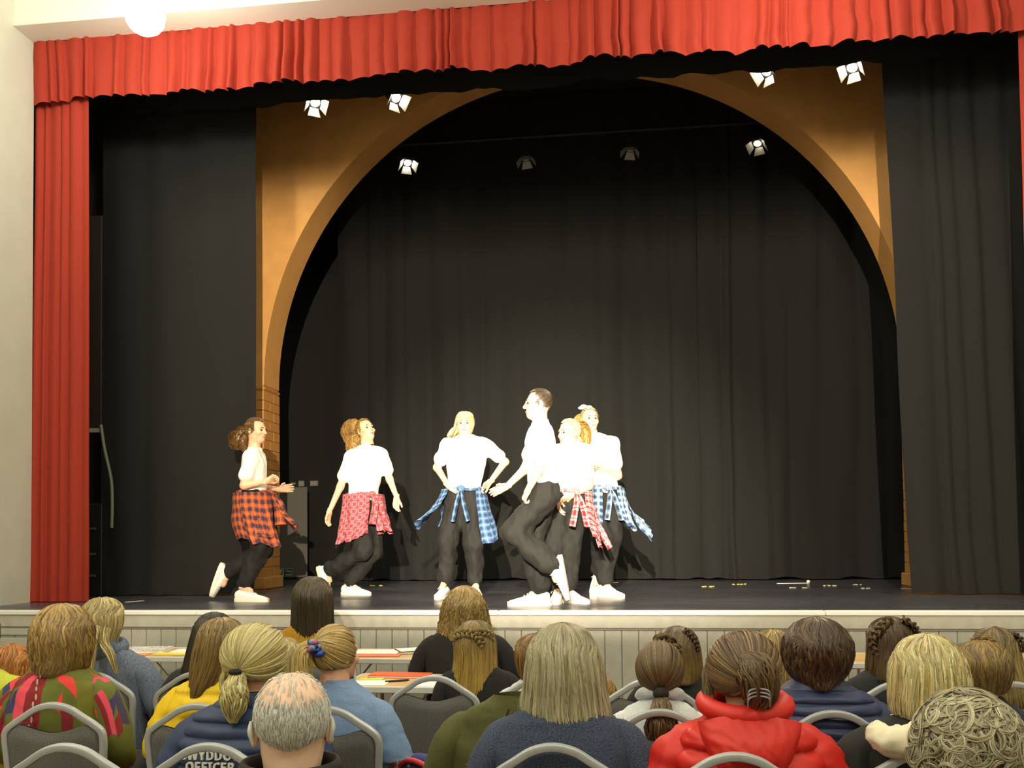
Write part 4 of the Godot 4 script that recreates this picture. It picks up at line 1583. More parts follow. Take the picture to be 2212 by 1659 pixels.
func garment(o: Dictionary) -> Geo:
	var g := Geo.new()
	var ys := [-0.02, 0.1, 0.22, 0.36, 0.46, 0.525, 0.565, 0.598, 0.62, 0.64, 0.655]
	var hw := [0.2, 0.19, 0.185, 0.192, 0.196, 0.183, 0.158, 0.122, 0.092, 0.075, 0.068]
	var hd := [0.145, 0.135, 0.125, 0.125, 0.12, 0.108, 0.095, 0.08, 0.072, 0.068, 0.066]
	var w: float = o.get("w", 1.0)
	var dd: float = o.get("d", 1.0)
	var n: int = o.get("rows", 44)
	var q: float = o.get("quilt", 0.0)
	var qa: float = o.get("puff", 0.012)
	if q > 0.0:
		n = int(0.68 / q * 9.0)
	var yy := smooth_list(ys, n)
	var ww := smooth_list(hw, n)
	var zz := smooth_list(hd, n)
	var rs := []
	for j in n + 1:
		var ring := PackedVector3Array()
		var neck := clampf((yy[j] - 0.57) / 0.08, 0, 1)
		var puff := 0.0
		if q > 0.0:
			puff = qa * (pow(absf(sin(PI * yy[j] / q)), 0.55) - 0.4) * (1.0 - neck * 0.7)
		for k in 56:
			var a := TAU * k / 56
			var e := lerpf(0.72, 1.0, neck)
			var c := signf(cos(a)) * pow(absf(cos(a)), e)
			var s := signf(sin(a)) * pow(absf(sin(a)), e)
			var wk := lerpf(w, lerpf(w, 1.0, 0.7), neck)
			var p := Vector3(c * (ww[j] * wk + puff), yy[j], 0.005 + s * (zz[j] * dd + puff))
			ring.append(p)
		rs.append(ring)
	g.rows(rs, true, 1.1, 0.675)
	if not o.get("no_sleeves", false):
		for s in [-1, 1]:
			var pts := PackedVector3Array([Vector3(s * 0.1 * w, 0.54, 0.005), Vector3(s * 0.153 * w, 0.508, 0.005), Vector3(s * 0.196 * w, 0.445, 0.008), Vector3(s * 0.222 * w, 0.365, 0.012), Vector3(s * 0.238 * w, 0.29, 0.008), Vector3(s * 0.225 * w, 0.225, -0.05), Vector3(s * 0.18, 0.2, -0.15), Vector3(s * 0.135, 0.2, -0.23)])
			var rad := [0.04, 0.06, 0.063, 0.06, 0.056, 0.052, 0.046, 0.038]
			if o.get("short", false):
				pts.resize(5)
				rad = [0.04, 0.058, 0.062, 0.062, 0.064]
			var sn := 40 if q > 0.0 else 26
			var sp := smooth_path(pts, sn)
			var sr := smooth_list(rad, sn)
			for j in sr.size():
				sr[j] *= o.get("sleeve", 1.0)
				if q > 0.0:
					sr[j] += qa * 0.55 * (pow(absf(sin(PI * j / sn * 6.5)), 0.55) - 0.5)
			g.tube(sp, sr, 20)
	if o.get("rumple", 0.004) > 0.0:
		rumple(g, o.get("rumple", 0.004), o.get("fold", 9.0), Vector3(1.0, 0.7, 1.0))
		rumple(g, 0.0035, 26.0, Vector3(0.6, 1.0, 0.6))
	return g

func collar_ring(y: float, rx: float, rz: float, thick: float, h: float, tilt := 0.0) -> Geo:
	var g := Geo.new()
	var rs := []
	for k in 41:
		var a := TAU * k / 40
		var ring := PackedVector3Array()
		for q in 10:
			var b := TAU * q / 10
			var rr := 1.0 + thick * cos(b) / rx
			ring.append(Vector3(cos(a) * rx * rr, y + sin(b) * h - sin(a) * tilt, 0.01 + sin(a) * rz * rr))
		rs.append(ring)
	g.rows(rs, true)
	return g

# One seated person. head: middle of the head in the world
func sitter(o: Dictionary) -> Node3D:
	var hd: Vector3 = o.head
	var hs: float = o.get("hs", 1.0)
	var turn: float = o.get("turn", 0.0)
	var look: float = o.get("look", 0.0)
	var base := Vector3(hd.x + o.get("lean", 0.0), 0.46, hd.z + 0.02)
	var t := thing("person", o.label, "person", base, turn, "audience")
	var hl := Basis(Vector3.UP, -turn) * (hd - base)
	var k: float = hl.y / 0.765
	var wide: float = o.get("wide", lerpf(k, 1.0, 0.5))
	wide *= 0.93
	var xf := Transform3D(Basis(Vector3(wide, 0, 0), hl / 0.765, Vector3(0, 0, wide)), Vector3.ZERO)
	var skin: Color = o.get("skin", rgb(222, 168, 138)).srgb_to_linear()
	var h := Geo.new()
	if o.has("hair"):
		o.hair.call(h)
		if not o.get("fine", false):
			var top := 0.0
			var side := 0.0
			for p in h.v:
				top = maxf(top, p.y)
				if absf(p.y - 0.02) < 0.03:
					side = maxf(side, absf(p.x))
			hs = minf(hs, minf((top - 0.012) / 0.118, (side - 0.008) / 0.082))
	var hx := Transform3D(Basis(Vector3.UP, look) * Basis(Vector3(0, 0, 1), o.get("tilt", 0.0)) * Basis(Vector3(1, 0, 0), o.get("nod", 0.0)) * Basis.from_scale(Vector3(hs, hs, hs)), hl)
	var b := Geo.new()
	b.add(seated, xf)
	b.add(head_fine if o.get("fine", false) else head_plain, hx)
	b.tint(skin)
	part("body", b, M.skin, t)
	var legs := inst("trousers", M.leg_mesh, o.get("legs", M.dark_cloth), t)
	legs.transform = xf
	if o.has("hair"):
		var hg := Geo.new()
		hg.add(h, Transform3D(Basis(Vector3.UP, look * (1.0 if o.has("hair_scale") else 0.6)) * Basis(Vector3(0, 0, 1), o.get("tilt", 0.0)) * Basis(Vector3(1, 0, 0), o.get("nod", 0.0)) * Basis.from_scale(Vector3.ONE * o.get("hair_scale", 1.0)), hl))
		part("hair", hg, M.hair, t)
	var tp: Dictionary = o.top
	var gm := garment(tp)
	var gg := Geo.new()
	gg.add(gm, xf)
	part(tp.called, gg, tp.mat, t)
	t.set_meta("xf", xf)
	t.set_meta("hx", hx)
	return t

func cloth(col: Color, rough := 0.9, grain := 0.12, scale := 9.0, sd := 30) -> StandardMaterial3D:
	var m := std(col, rough)
	if not M.has("weave"):
		M.weave = noise_tex(256, 0.08, Color(0.8, 0.8, 0.8), Color(1, 1, 1), 30, 3, 0.2, 0.8)
	m.albedo_texture = M.weave
	tri(m, scale)
	return m

# ---------- dancers ----------

func plaid(ground: Color, a: Color, b: Color, fine: Color, cells := 4) -> StandardMaterial3D:
	var n := 128
	var im := Image.create(n, n, false, Image.FORMAT_RGB8)
	for y in n:
		for x in n:
			var u := x * cells / float(n)
			var v := y * cells / float(n)
			var fu := u - floorf(u)
			var fv := v - floorf(v)
			var c := ground
			if fu < 0.45:
				c = c.lerp(a, 0.6)
			if fv < 0.45:
				c = c.lerp(a, 0.6)
			if fu > 0.68 and fu < 0.78 or fv > 0.68 and fv < 0.78:
				c = c.lerp(fine, 0.75)
			if fu < 0.45 and fv < 0.45:
				c = c.lerp(b, 0.8)
			im.set_pixel(x, y, c)
	var m := std(Color(1, 1, 1), 0.9)
	m.albedo_texture = ImageTexture.create_from_image(im)
	m.uv1_scale = Vector3(3.2, 3.2, 1)
	m.albedo_color = Color(0.86, 0.86, 0.86)
	return m

# a hanging panel of cloth round the hips; angles from the front (0) towards side, in degrees
func hip_panel(mid: Vector3, side: Vector3, front: Vector3, a0: float, a1: float, rx: float, rz: float, len0: float, len1: float, flare: float, sway: Vector3, sd: int) -> Geo:
	var g := Geo.new()
	var nu := 36
	var nv := 18
	for layer in 2:
		var rs := []
		for j in nv + 1:
			var v := float(j) / nv
			var row := PackedVector3Array()
			for k in nu + 1:
				var u := float(k) / nu
				var a := deg_to_rad(lerpf(a0, a1, u))
				var fold := sin(u * 17.0 + sd + v * 1.5) * 0.018 * v + noise.get_noise_2d(u * 3.0 + sd * 7, v * 2.0) * 0.03 * v
				var rr := 1.0 + flare * v
				var ln := lerpf(len0, len1, u) + 0.03 * noise.get_noise_2d(u * 4.0 + sd, 3.0)
				var p := mid + side * sin(a) * (rx * rr + fold) + front * cos(a) * (rz * rr + fold) + Vector3(0, -ln * v, 0) + sway * v * v
				p += (side * sin(a) + front * cos(a)) * (0.004 * layer)
				row.append(p)
			rs.append(row)
		if layer == 1:
			rs.reverse()
		g.rows(rs, false, deg_to_rad(absf(a1 - a0)) * rx * 1.2, maxf(len0, len1))
	return g

func shoe_geo() -> Array:
	# toe towards -z, heel at +z, sole at y = 0; ankle over z = 0.06
	var up := Geo.new()
	var rs := []
	for q in [[0.105, 0.012, 0.03, 0.045], [0.1, 0.03, 0.032, 0.085], [0.07, 0.036, 0.034, 0.1], [0.02, 0.038, 0.03, 0.098], [-0.03, 0.04, 0.026, 0.08], [-0.08, 0.044, 0.022, 0.062], [-0.13, 0.044, 0.02, 0.048], [-0.165, 0.034, 0.02, 0.038], [-0.18, 0.012, 0.02, 0.03]]:
		var ring := PackedVector3Array()
		for k in 18:
			var a := TAU * k / 18
			var c := signf(cos(a)) * pow(absf(cos(a)), 0.8)
			var s := sin(a)
			ring.append(Vector3(c * q[1] * (1.0 if s < 0 else 1.0 - 0.25 * s), q[2] + (s * 0.5 + 0.5) * (q[3] - q[2]) if s > 0 else lerpf(q[2] + (q[3] - q[2]) * 0.5, 0.02, -s), q[0]))
		rs.append(ring)
	up.rows(rs, true)
	up.cap(rs[0])
	up.cap(rs[8], true)
	var so := Geo.new()
	var lo := PackedVector3Array()
	var hi := PackedVector3Array()
	var hi2 := PackedVector3Array()
	for k in 32:
		var a := TAU * k / 32
		var z := -0.036 - sin(a) * -0.152
		var wd := lerpf(0.04, 0.048, clampf((0.1 - z) / 0.2, 0, 1))
		var c := signf(cos(a)) * pow(absf(cos(a)), 0.55)
		lo.append(Vector3(c * wd * 0.96, 0.0, z))
		hi.append(Vector3(c * wd, 0.012, z))
		hi2.append(Vector3(c * wd * 0.97, 0.03, z))
	so.rows([lo, hi, hi2], true)
	so.cap(lo)
	so.cap(hi2, true)
	var la := Geo.new()
	for k in 4:
		var z := -0.005 - k * 0.022
		var y := 0.1 - k * 0.0105
		la.tube(PackedVector3Array([Vector3(-0.024, y - 0.008, z), Vector3(0, y + 0.003, z), Vector3(0.024, y - 0.008, z)]), PackedFloat32Array([0.004, 0.004, 0.004]), 6)
	la.tube(PackedVector3Array([Vector3(0, 0.1, -0.004), Vector3(0.03, 0.1, 0.0), Vector3(0.045, 0.075, -0.01)]), PackedFloat32Array([0.003, 0.003, 0.003]), 6)
	return [mesh_of(up), mesh_of(so), mesh_of(la)]

func place_hand(b: Geo, wrist: Vector3, tip: Vector3, palm: Vector3, pose: String, mirror: bool) -> void:
	var y := -(tip - wrist).normalized()
	var z := -(palm - y * palm.dot(y)).normalized()
	var x := y.cross(z)
	if mirror:
		x = -x
	b.add(hand_poses[pose], Transform3D(Basis(x, y, z), wrist))

# j: joints in the world. Right and left are the person's own.
func dancer(j: Dictionary) -> Node3D:
	var base: Vector3 = j.base
	for key in j.keys():
		if j[key] is Vector3 and not key in ["base", "face", "sway"]:
			j[key] -= base
	var t := thing("person", j.label, "person", base, 0.0, "dancers on the stage")
	var s: float = j.get("s", 1.0)
	var lo := Vector3(9, 9, 9)
	var hi := -lo
	for key in ["head", "sr", "sl", "er", "el", "wr", "wl", "hr", "hl", "kr", "kl", "ar", "al"]:
		lo = lo.min(j[key])
		hi = hi.max(j[key])
	lo -= Vector3(0.2, 0.12, 0.2)
	hi += Vector3(0.2, 0.1, 0.2)
	var neck: Vector3 = (j.sr + j.sl) * 0.5 + Vector3(0, 0.03, 0) * s
	var hip: Vector3 = (j.hr + j.hl) * 0.5
	var f := Field.new(lo, hi, 0.015)
	# body
	f.bone(j.sr, j.sl, 0.05 * s, 0.05 * s, 0.05)
	f.bone(neck, j.head + Vector3(0, -0.06, 0), 0.054 * s, 0.05 * s, 0.04)
	for sd in ["r", "l"]:
		var sh: Vector3 = j["s" + sd]
		var hp: Vector3 = j["h" + sd]
		f.bone(sh.lerp(neck, 0.5) + Vector3(0, -0.06, 0), hp.lerp(hip, 0.3) + Vector3(0, 0.1, 0), 0.085 * s, 0.08 * s, 0.05)
		f.bone(sh, j["e" + sd], 0.047 * s, 0.038 * s, 0.03)
		f.bone(j["e" + sd], j["w" + sd], 0.037 * s, 0.025 * s, 0.02)
		f.bone(hp, j["k" + sd], 0.08 * s, 0.058 * s, 0.04)
		f.bone(j["k" + sd], j["a" + sd], 0.052 * s, 0.034 * s, 0.03)
		f.bone(j["a" + sd], j["a" + sd].lerp(j["t" + sd], 0.4), 0.034, 0.03, 0.02)
	f.bone(j.hr, j.hl, 0.09 * s, 0.09 * s, 0.05)
	var b := Geo.new()
	f.net(b)
	var fz: Vector3 = -j.face.normalized()
	var fx := Vector3.UP.cross(fz).normalized()
	var fy := fz.cross(fx)
	var hb := Basis(fx, fy, fz)
	if j.has("tilt"):
		hb = Basis(fz, j.tilt) * hb
	var hx := Transform3D(hb * Basis.from_scale(Vector3.ONE * s), j.head)
	b.add(head_fine, hx)
	place_hand(b, j.wr, j.fr, j.pr, j.get("pose_r", "loose"), false)
	place_hand(b, j.wl, j.fl, j.pl, j.get("pose_l", "loose"), true)
	b.tint(j.get("skin", rgb(226, 176, 146)).srgb_to_linear())
	part("body", b, M.skin, t)
	# eyes, brows and mouth
	for sd in [-1, 1]:
		var e := Geo.new()
		e.ball(hx * Vector3(sd * 0.031, 0.004, -0.083), Vector3(0.011, 0.009, 0.011) * s, 10)
		part("eye", e, M.eye, t)
		var br := Geo.new()
		br.tube(PackedVector3Array([hx * Vector3(sd * 0.015, 0.024, -0.097), hx * Vector3(sd * 0.032, 0.029, -0.092), hx * Vector3(sd * 0.048, 0.022, -0.078)]), PackedFloat32Array([0.003, 0.004, 0.002]), 6)
		part("eyebrow", br, M.brow, t)
	var mo := Geo.new()
	mo.tube(PackedVector3Array([hx * Vector3(-0.022, -0.061, -0.089), hx * Vector3(-0.01, -0.0605, -0.098), hx * Vector3(0.01, -0.0605, -0.098), hx * Vector3(0.022, -0.061, -0.089)]), PackedFloat32Array([0.002, 0.0055, 0.0055, 0.002]), 8)
	part("mouth", mo, M.lips, t)
	# T-shirt
	var ts := Field.new(lo, hi, 0.0135)
	var hem: Vector3 = hip + Vector3(0, j.get("hem", 0.06), 0)
	ts.bone(j.sr.lerp(neck, 0.15), j.sl.lerp(neck, 0.15), 0.066 * s, 0.066 * s, 0.05)
	for sd in ["r", "l"]:
		var sh: Vector3 = j["s" + sd]
		var hp: Vector3 = j["h" + sd]
		ts.bone(sh.lerp(neck, 0.5) + Vector3(0, -0.07, 0), hp.lerp(hip, 0.35) + Vector3(0, 0.06, 0), 0.104 * s, 0.1 * s, 0.05)
		ts.bone(sh, sh.lerp(j["e" + sd], 0.62), 0.062 * s, 0.068 * s, 0.035)
	ts.bone(neck + Vector3(0, -0.12, 0) - fz * 0.02, hip + Vector3(0, 0.14, 0) - fz * 0.02, 0.1 * s, 0.1 * s, 0.06)
	ts.cut(Vector3(0, -1, 0), -hem.y)
	ts.bone(neck.lerp(j.head, 0.22), j.sr, 0.056 * s, 0.06 * s, 0.04)
	ts.bone(neck.lerp(j.head, 0.22), j.sl, 0.056 * s, 0.06 * s, 0.04)
	var up_neck: Vector3 = (j.head - neck).normalized()
	ts.cut(up_neck, up_neck.dot(neck) + 0.075 * s)
	var tg := Geo.new()
	ts.net(tg)
	rumple(tg, 0.012, 7.0, Vector3(1, 0.6, 1))
	part("t_shirt", tg, M.tee, t)
	# loose trousers
	var tr := Field.new(lo, hi, 0.0145)
	tr.bone(j.hr + Vector3(0, 0.04, 0), j.hl + Vector3(0, 0.04, 0), 0.115 * s, 0.115 * s, 0.06)
	for sd in ["r", "l"]:
		tr.bone(j["h" + sd], j["k" + sd], 0.108 * s, 0.088 * s, 0.05)
		tr.bone(j["k" + sd], j["a" + sd].lerp(j["k" + sd], 0.1), 0.086 * s, j.get("cuff", 0.07) * s, 0.04)
	tr.cut(Vector3(0, 1, 0), hip.y + 0.12)
	var rg := Geo.new()
	tr.net(rg)
	rumple(rg, 0.022, 8.0, Vector3(1, 0.55, 1))
	part("trousers", rg, j.get("legs", M.black_cloth), t)
	# shoes
	for sd in ["r", "l"]:
		var a: Vector3 = j["a" + sd]
		var toe: Vector3 = j["t" + sd]
		var z: Vector3
		var y: Vector3
		if j.get("kick_" + sd, false):
			z = -(toe - a).normalized()
			y = (j["k" + sd] - a).normalized()
			y = (y - z * y.dot(z)).normalized()
		else:
			z = -Vector3(toe.x - a.x, 0, toe.z - a.z).normalized()
			y = Vector3.UP
		var x := y.cross(z)
		var bs := Basis(x, y, z)
		var at: Vector3 = a - bs * Vector3(0, 0.085, 0.05)
		if not j.get("kick_" + sd, false):
			at.y = 0.0
		var sh := inst("shoe", M.shoe[0], M.shoe_white, t)
		sh.transform = Transform3D(bs * Basis.from_scale(Vector3.ONE * j.get("foot", 1.12)), at)
		inst("sole", M.shoe[1], M.sole, sh)
		inst("laces", M.shoe[2], M.shoe_white, sh)
	# hair
	var hg := Geo.new()
	j.hair.call(hg)
	var h2 := Geo.new()
	h2.add(hg, Transform3D(hb, j.head))
	part("hair", h2, M.hair, t)
	# shirt tied round the waist
	if j.has("plaid"):
		var side: Vector3 = (j.hr - j.hl)
		side.y = 0
		side = side.normalized()
		var front: Vector3 = Vector3.UP.cross(side) * j.get("front_sign", 1.0)
		var mid: Vector3 = hip + Vector3(0, j.get("tie_up", 0.1), 0)
		var first: MeshInstance3D = null
		var n := 1
		for p in j.panels:
			var g := hip_panel(mid, side, front, p[0], p[1], p[2], p[3], p[4], p[5], p[6], p[7], n + j.get("seed", 0))
			if first == null:
				first = part("tied_shirt", g, j.plaid, t)
			else:
				part("shirt_tail", g, j.plaid, first)
			n += 1
		var kn := Geo.new()
		var belt := PackedVector3Array()
		var br := PackedFloat32Array()
		for k in 41:
			var a := TAU * k / 40
			belt.append(mid + side * sin(a) * 0.165 * s + front * cos(a) * 0.135 * s + Vector3(0, 0.01 * sin(a * 3.0), 0))
			br.append(0.022 + 0.004 * sin(k * 1.7))
		kn.tube(belt, br, 8, 0.7, Vector3.UP)
		kn.ball(mid + front * 0.15 * s, Vector3(0.04, 0.035, 0.035), 12)
		part("knot", kn, j.plaid, first)
		for sg in [-1, 1]:
			var sl := Geo.new()
			var p0: Vector3 = mid + front * 0.155 * s
			var p2: Vector3 = p0 + side * sg * 0.07 + Vector3(0, -0.3, 0) + j.get("sway", Vector3.ZERO) * 0.6 + front * 0.03
			sl.tube(smooth_path(PackedVector3Array([p0, p0.lerp(p2, 0.4) + front * 0.04, p2]), 14), smooth_list([0.022, 0.05, 0.055], 14), 12, 0.35, side)
			for q in sl.uv.size():
				sl.uv[q] *= Vector2(0.22, 0.3)
			part("sleeve", sl, j.plaid, first)
	return t

func dancers() -> void:
	M.tee = std(rgb(238, 236, 232), 0.85)
	M.black_cloth = cloth(rgb(21, 20, 19), 0.85)
	M.dark_cloth = cloth(rgb(44, 44, 50), 0.9)
	M.leg_mesh = mesh_of(seated_legs)
	M.shoe = shoe_geo()
	M.shoe_white = std(rgb(240, 238, 232), 0.6)
	M.sole = std(rgb(226, 222, 210), 0.7)
	M.brow = std(rgb(96, 70, 50), 0.8)
	M.lips = std(rgb(190, 106, 100), 0.5)
	var brown := [rgb(112, 80, 44), rgb(140, 104, 58), rgb(84, 58, 34)]
	var gold := [rgb(160, 118, 58), rgb(190, 150, 80), rgb(126, 90, 46)]
	var fair := [rgb(206, 184, 134), rgb(226, 208, 164), rgb(176, 150, 100)]
	# 1: running towards the middle in profile, orange and navy checked shirt
	dancer({"label": "dancer in profile beside the ochre pier, orange and navy checked shirt round waist", "base": Vector3(-3.646, 1.000, -1.437), "s": 0.98,
		"head": Vector3(-3.406, 2.572, -1.100), "face": Vector3(1, -0.02, 0.25), "sr": Vector3(-3.397, 2.302, -0.950), "sl": Vector3(-3.459, 2.337, -1.260), "er": Vector3(-3.429, 2.054, -0.880), "el": Vector3(-3.472, 2.064, -1.300),
		"wr": Vector3(-3.240, 2.087, -0.920), "wl": Vector3(-3.218, 2.033, -1.200), "fr": Vector3(-3.182, 2.125, -0.950), "fl": Vector3(-3.038, 2.045, -1.150), "pr": Vector3(0, 0.2, -1), "pl": Vector3(0.1, 1, 0.3), "pose_r": "fist", "pose_l": "open",
		"hr": Vector3(-3.409, 1.904, -1.020), "hl": Vector3(-3.463, 1.911, -1.190), "kr": Vector3(-3.304, 1.505, -1.000), "kl": Vector3(-3.382, 1.477, -1.200), "ar": Vector3(-3.495, 1.135, -1.000), "al": Vector3(-3.735, 1.254, -1.200), "tr": Vector3(-3.301, 1.043, -0.980), "tl": Vector3(-3.826, 0.986, -1.200), "kick_l": true,
		"hair": func(g):
			hair_pull(g, Vector3(0, 0.032, 0.012), Vector3(0.083, 0.094, 0.104), Vector3(0, 0.1, 1), 240, brown, 5)
			hair_tail(g, PackedVector3Array([Vector3(0, 0.02, 0.11), Vector3(0, -0.02, 0.17), Vector3(0.01, -0.1, 0.2), Vector3(0, -0.17, 0.19)]), [0.035, 0.075, 0.08, 0.025], 140, brown, 6, 0.014)
			hair_tail(g, PackedVector3Array([Vector3(0, -0.02, 0.1), Vector3(0.02, -0.1, 0.13), Vector3(0, -0.19, 0.1)]), [0.03, 0.05, 0.02], 60, brown, 7, 0.012),
		"plaid": plaid(rgb(226, 104, 52), rgb(108, 62, 66), rgb(52, 46, 78), rgb(228, 120, 60)), "tie_up": 0.09, "seed": 3, "sway": Vector3(0.12, 0, 0),
		"panels": [[25, 335, 0.2, 0.18, 0.42, 0.42, 0.12, Vector3(0.07, 0, 0)], [40, 120, 0.215, 0.195, 0.5, 0.46, 0.1, Vector3(0.1, 0, 0)], [-22, 28, 0.2, 0.2, 0.36, 0.3, 0.3, Vector3(0.14, 0, 0)]]})
	# 2: leaning back, looking up, pink checked shirt
	dancer({"label": "dancer leaning back with flying hair, pink and red checked shirt round waist", "base": Vector3(-2.762, 1.000, -2.047), "s": 1.0,
		"head": Vector3(-2.605, 2.654, -1.950), "face": Vector3(0.75, 0.28, 0.75), "tilt": -0.15, "sr": Vector3(-2.730, 2.377, -1.850), "sl": Vector3(-2.463, 2.414, -2.020), "er": Vector3(-2.831, 2.081, -1.820), "el": Vector3(-2.372, 2.157, -2.000),
		"wr": Vector3(-2.918, 1.840, -1.750), "wl": Vector3(-2.277, 1.974, -1.900), "fr": Vector3(-2.947, 1.676, -1.720), "fl": Vector3(-2.284, 1.798, -1.850), "pr": Vector3(1, 0, -0.4), "pl": Vector3(-1, 0, -0.3), "pose_r": "loose", "pose_l": "loose",
		"hr": Vector3(-2.676, 1.873, -1.870), "hl": Vector3(-2.587, 1.875, -1.990), "kr": Vector3(-2.587, 1.444, -1.800), "kl": Vector3(-2.530, 1.432, -1.950), "ar": Vector3(-3.004, 1.241, -1.900), "al": Vector3(-2.795, 1.108, -1.950), "tr": Vector3(-2.923, 1.010, -1.900), "tl": Vector3(-2.599, 1.027, -1.900), "kick_r": true,
		"hair": func(g):
			hair_pull(g, Vector3(0, 0.032, 0.012), Vector3(0.083, 0.094, 0.104), Vector3(0, 0.25, 1), 240, gold, 15)
			hair_tail(g, PackedVector3Array([Vector3(0.0, 0.05, 0.1), Vector3(0.03, 0.1, 0.17), Vector3(0.05, 0.06, 0.24), Vector3(0.06, -0.06, 0.26)]), [0.05, 0.09, 0.08, 0.025], 150, gold, 16, 0.01)
			hair_tail(g, PackedVector3Array([Vector3(0, -0.01, 0.1), Vector3(0.03, -0.04, 0.19), Vector3(0.05, -0.14, 0.22), Vector3(0.04, -0.22, 0.2)]), [0.05, 0.085, 0.075, 0.02], 150, gold, 17, 0.01),
		"plaid": plaid(rgb(206, 92, 104), rgb(222, 150, 150), rgb(150, 44, 62), rgb(90, 60, 74), 4), "tie_up": 0.13, "seed": 9, "sway": Vector3(0.06, 0, 0.02),
		"panels": [[15, 345, 0.205, 0.18, 0.4, 0.4, 0.12, Vector3(-0.02, 0, 0.02)], [18, 100, 0.22, 0.2, 0.4, 0.52, 0.14, Vector3(-0.05, 0, 0.03)], [-60, 10, 0.215, 0.2, 0.38, 0.36, 0.15, Vector3(0.05, 0, 0.02)]]})
	# 3: hands on hips, facing the seats, denim blue shirt
	dancer({"label": "dancer facing the seats with hands on hips, denim blue checked shirt round waist", "base": Vector3(-1.609, 1.000, -1.662), "s": 1.0,
		"head": Vector3(-1.513, 2.630, -1.500), "face": Vector3(0.08, 0.05, 1), "sr": Vector3(-1.684, 2.432, -1.500), "sl": Vector3(-1.311, 2.423, -1.500), "er": Vector3(-1.808, 2.241, -1.620), "el": Vector3(-1.148, 2.281, -1.620),
		"wr": Vector3(-1.671, 2.067, -1.420), "wl": Vector3(-1.259, 2.086, -1.420), "fr": Vector3(-1.568, 2.009, -1.340), "fl": Vector3(-1.334, 2.023, -1.340), "pr": Vector3(0.7, -0.3, -0.6), "pl": Vector3(-0.7, -0.3, -0.6), "pose_r": "loose", "pose_l": "loose",
		"hr": Vector3(-1.599, 1.922, -1.500), "hl": Vector3(-1.453, 1.919, -1.500), "kr": Vector3(-1.674, 1.530, -1.440), "kl": Vector3(-1.428, 1.510, -1.440), "ar": Vector3(-1.716, 1.154, -1.500), "al": Vector3(-1.424, 1.145, -1.500), "tr": Vector3(-1.733, 1.032, -1.300), "tl": Vector3(-1.371, 1.029, -1.280), "cuff": 0.075,
		"hair": func(g):
			hair_fall(g, [[0.125, 0.01, 0, 0.02, 0.02], [0.115, 0.05, 0, 0.06, 0.06], [0.08, 0.08, 0, 0.09, 0.08], [0.03, 0.088, 0, 0.1, 0.09], [-0.03, 0.09, 0.01, 0.1, 0.08], [-0.08, 0.09, 0.03, 0.1, 0.06], [-0.11, 0.085, 0.06, 0.1, 0.05]], {"n": 300, "cols": fair, "face": 122.0, "seed": 21})
			hair_tail(g, PackedVector3Array([Vector3(0.07, -0.02, 0.02), Vector3(0.12, -0.07, 0.03), Vector3(0.17, -0.1, 0.04)]), [0.03, 0.035, 0.01], 60, fair, 22),
		"plaid": plaid(rgb(92, 130, 178), rgb(58, 88, 136), rgb(36, 58, 100), rgb(150, 182, 214), 5), "tie_up": 0.1, "seed": 15, "sway": Vector3(0, 0, 0.02),
		"panels": [[-40, -150, 0.21, 0.19, 0.52, 0.4, 0.2, Vector3(0.06, 0, 0.03)], [35, 95, 0.21, 0.19, 0.26, 0.36, 0.45, Vector3(-0.13, 0, 0.04)], [95, 210, 0.2, 0.18, 0.36, 0.3, 0.15, Vector3(-0.02, 0, 0)]]})
	# 4: tall man striding, profile the other way
	dancer({"label": "tall dark-haired man in white T-shirt striding with one foot kicked up", "base": Vector3(-0.726, 1.000, -0.482), "s": 1.06, "foot": 1.22,
		"head": Vector3(-0.709, 2.646, -0.400), "face": Vector3(-1, 0.02, 0.2), "sl": Vector3(-0.654, 2.386, -0.220), "sr": Vector3(-0.728, 2.435, -0.580), "el": Vector3(-0.695, 2.094, -0.200), "er": Vector3(-0.849, 2.134, -0.620),
		"wl": Vector3(-0.780, 1.942, -0.220), "wr": Vector3(-0.986, 1.991, -0.520), "fl": Vector3(-0.824, 1.855, -0.240), "fr": Vector3(-1.089, 1.944, -0.480), "pl": Vector3(-0.4, 0, -1), "pr": Vector3(0, 0.3, 1), "pose_l": "fist", "pose_r": "open",
		"hl": Vector3(-0.652, 1.885, -0.310), "hr": Vector3(-0.692, 1.893, -0.500), "kl": Vector3(-0.910, 1.605, -0.280), "kr": Vector3(-0.795, 1.520, -0.500), "al": Vector3(-0.587, 1.322, -0.260), "ar": Vector3(-0.715, 1.139, -0.500), "tl": Vector3(-0.545, 1.080, -0.250), "tr": Vector3(-0.908, 1.014, -0.500), "kick_l": true, "hem": 0.04, "cuff": 0.085,
		"hair": func(g):
			hair_pull(g, Vector3(0, 0.036, 0.013), Vector3(0.084, 0.096, 0.106), Vector3(0, 0.55, 1), 420, [rgb(58, 46, 36), rgb(78, 62, 46), rgb(44, 34, 28)], 31)})
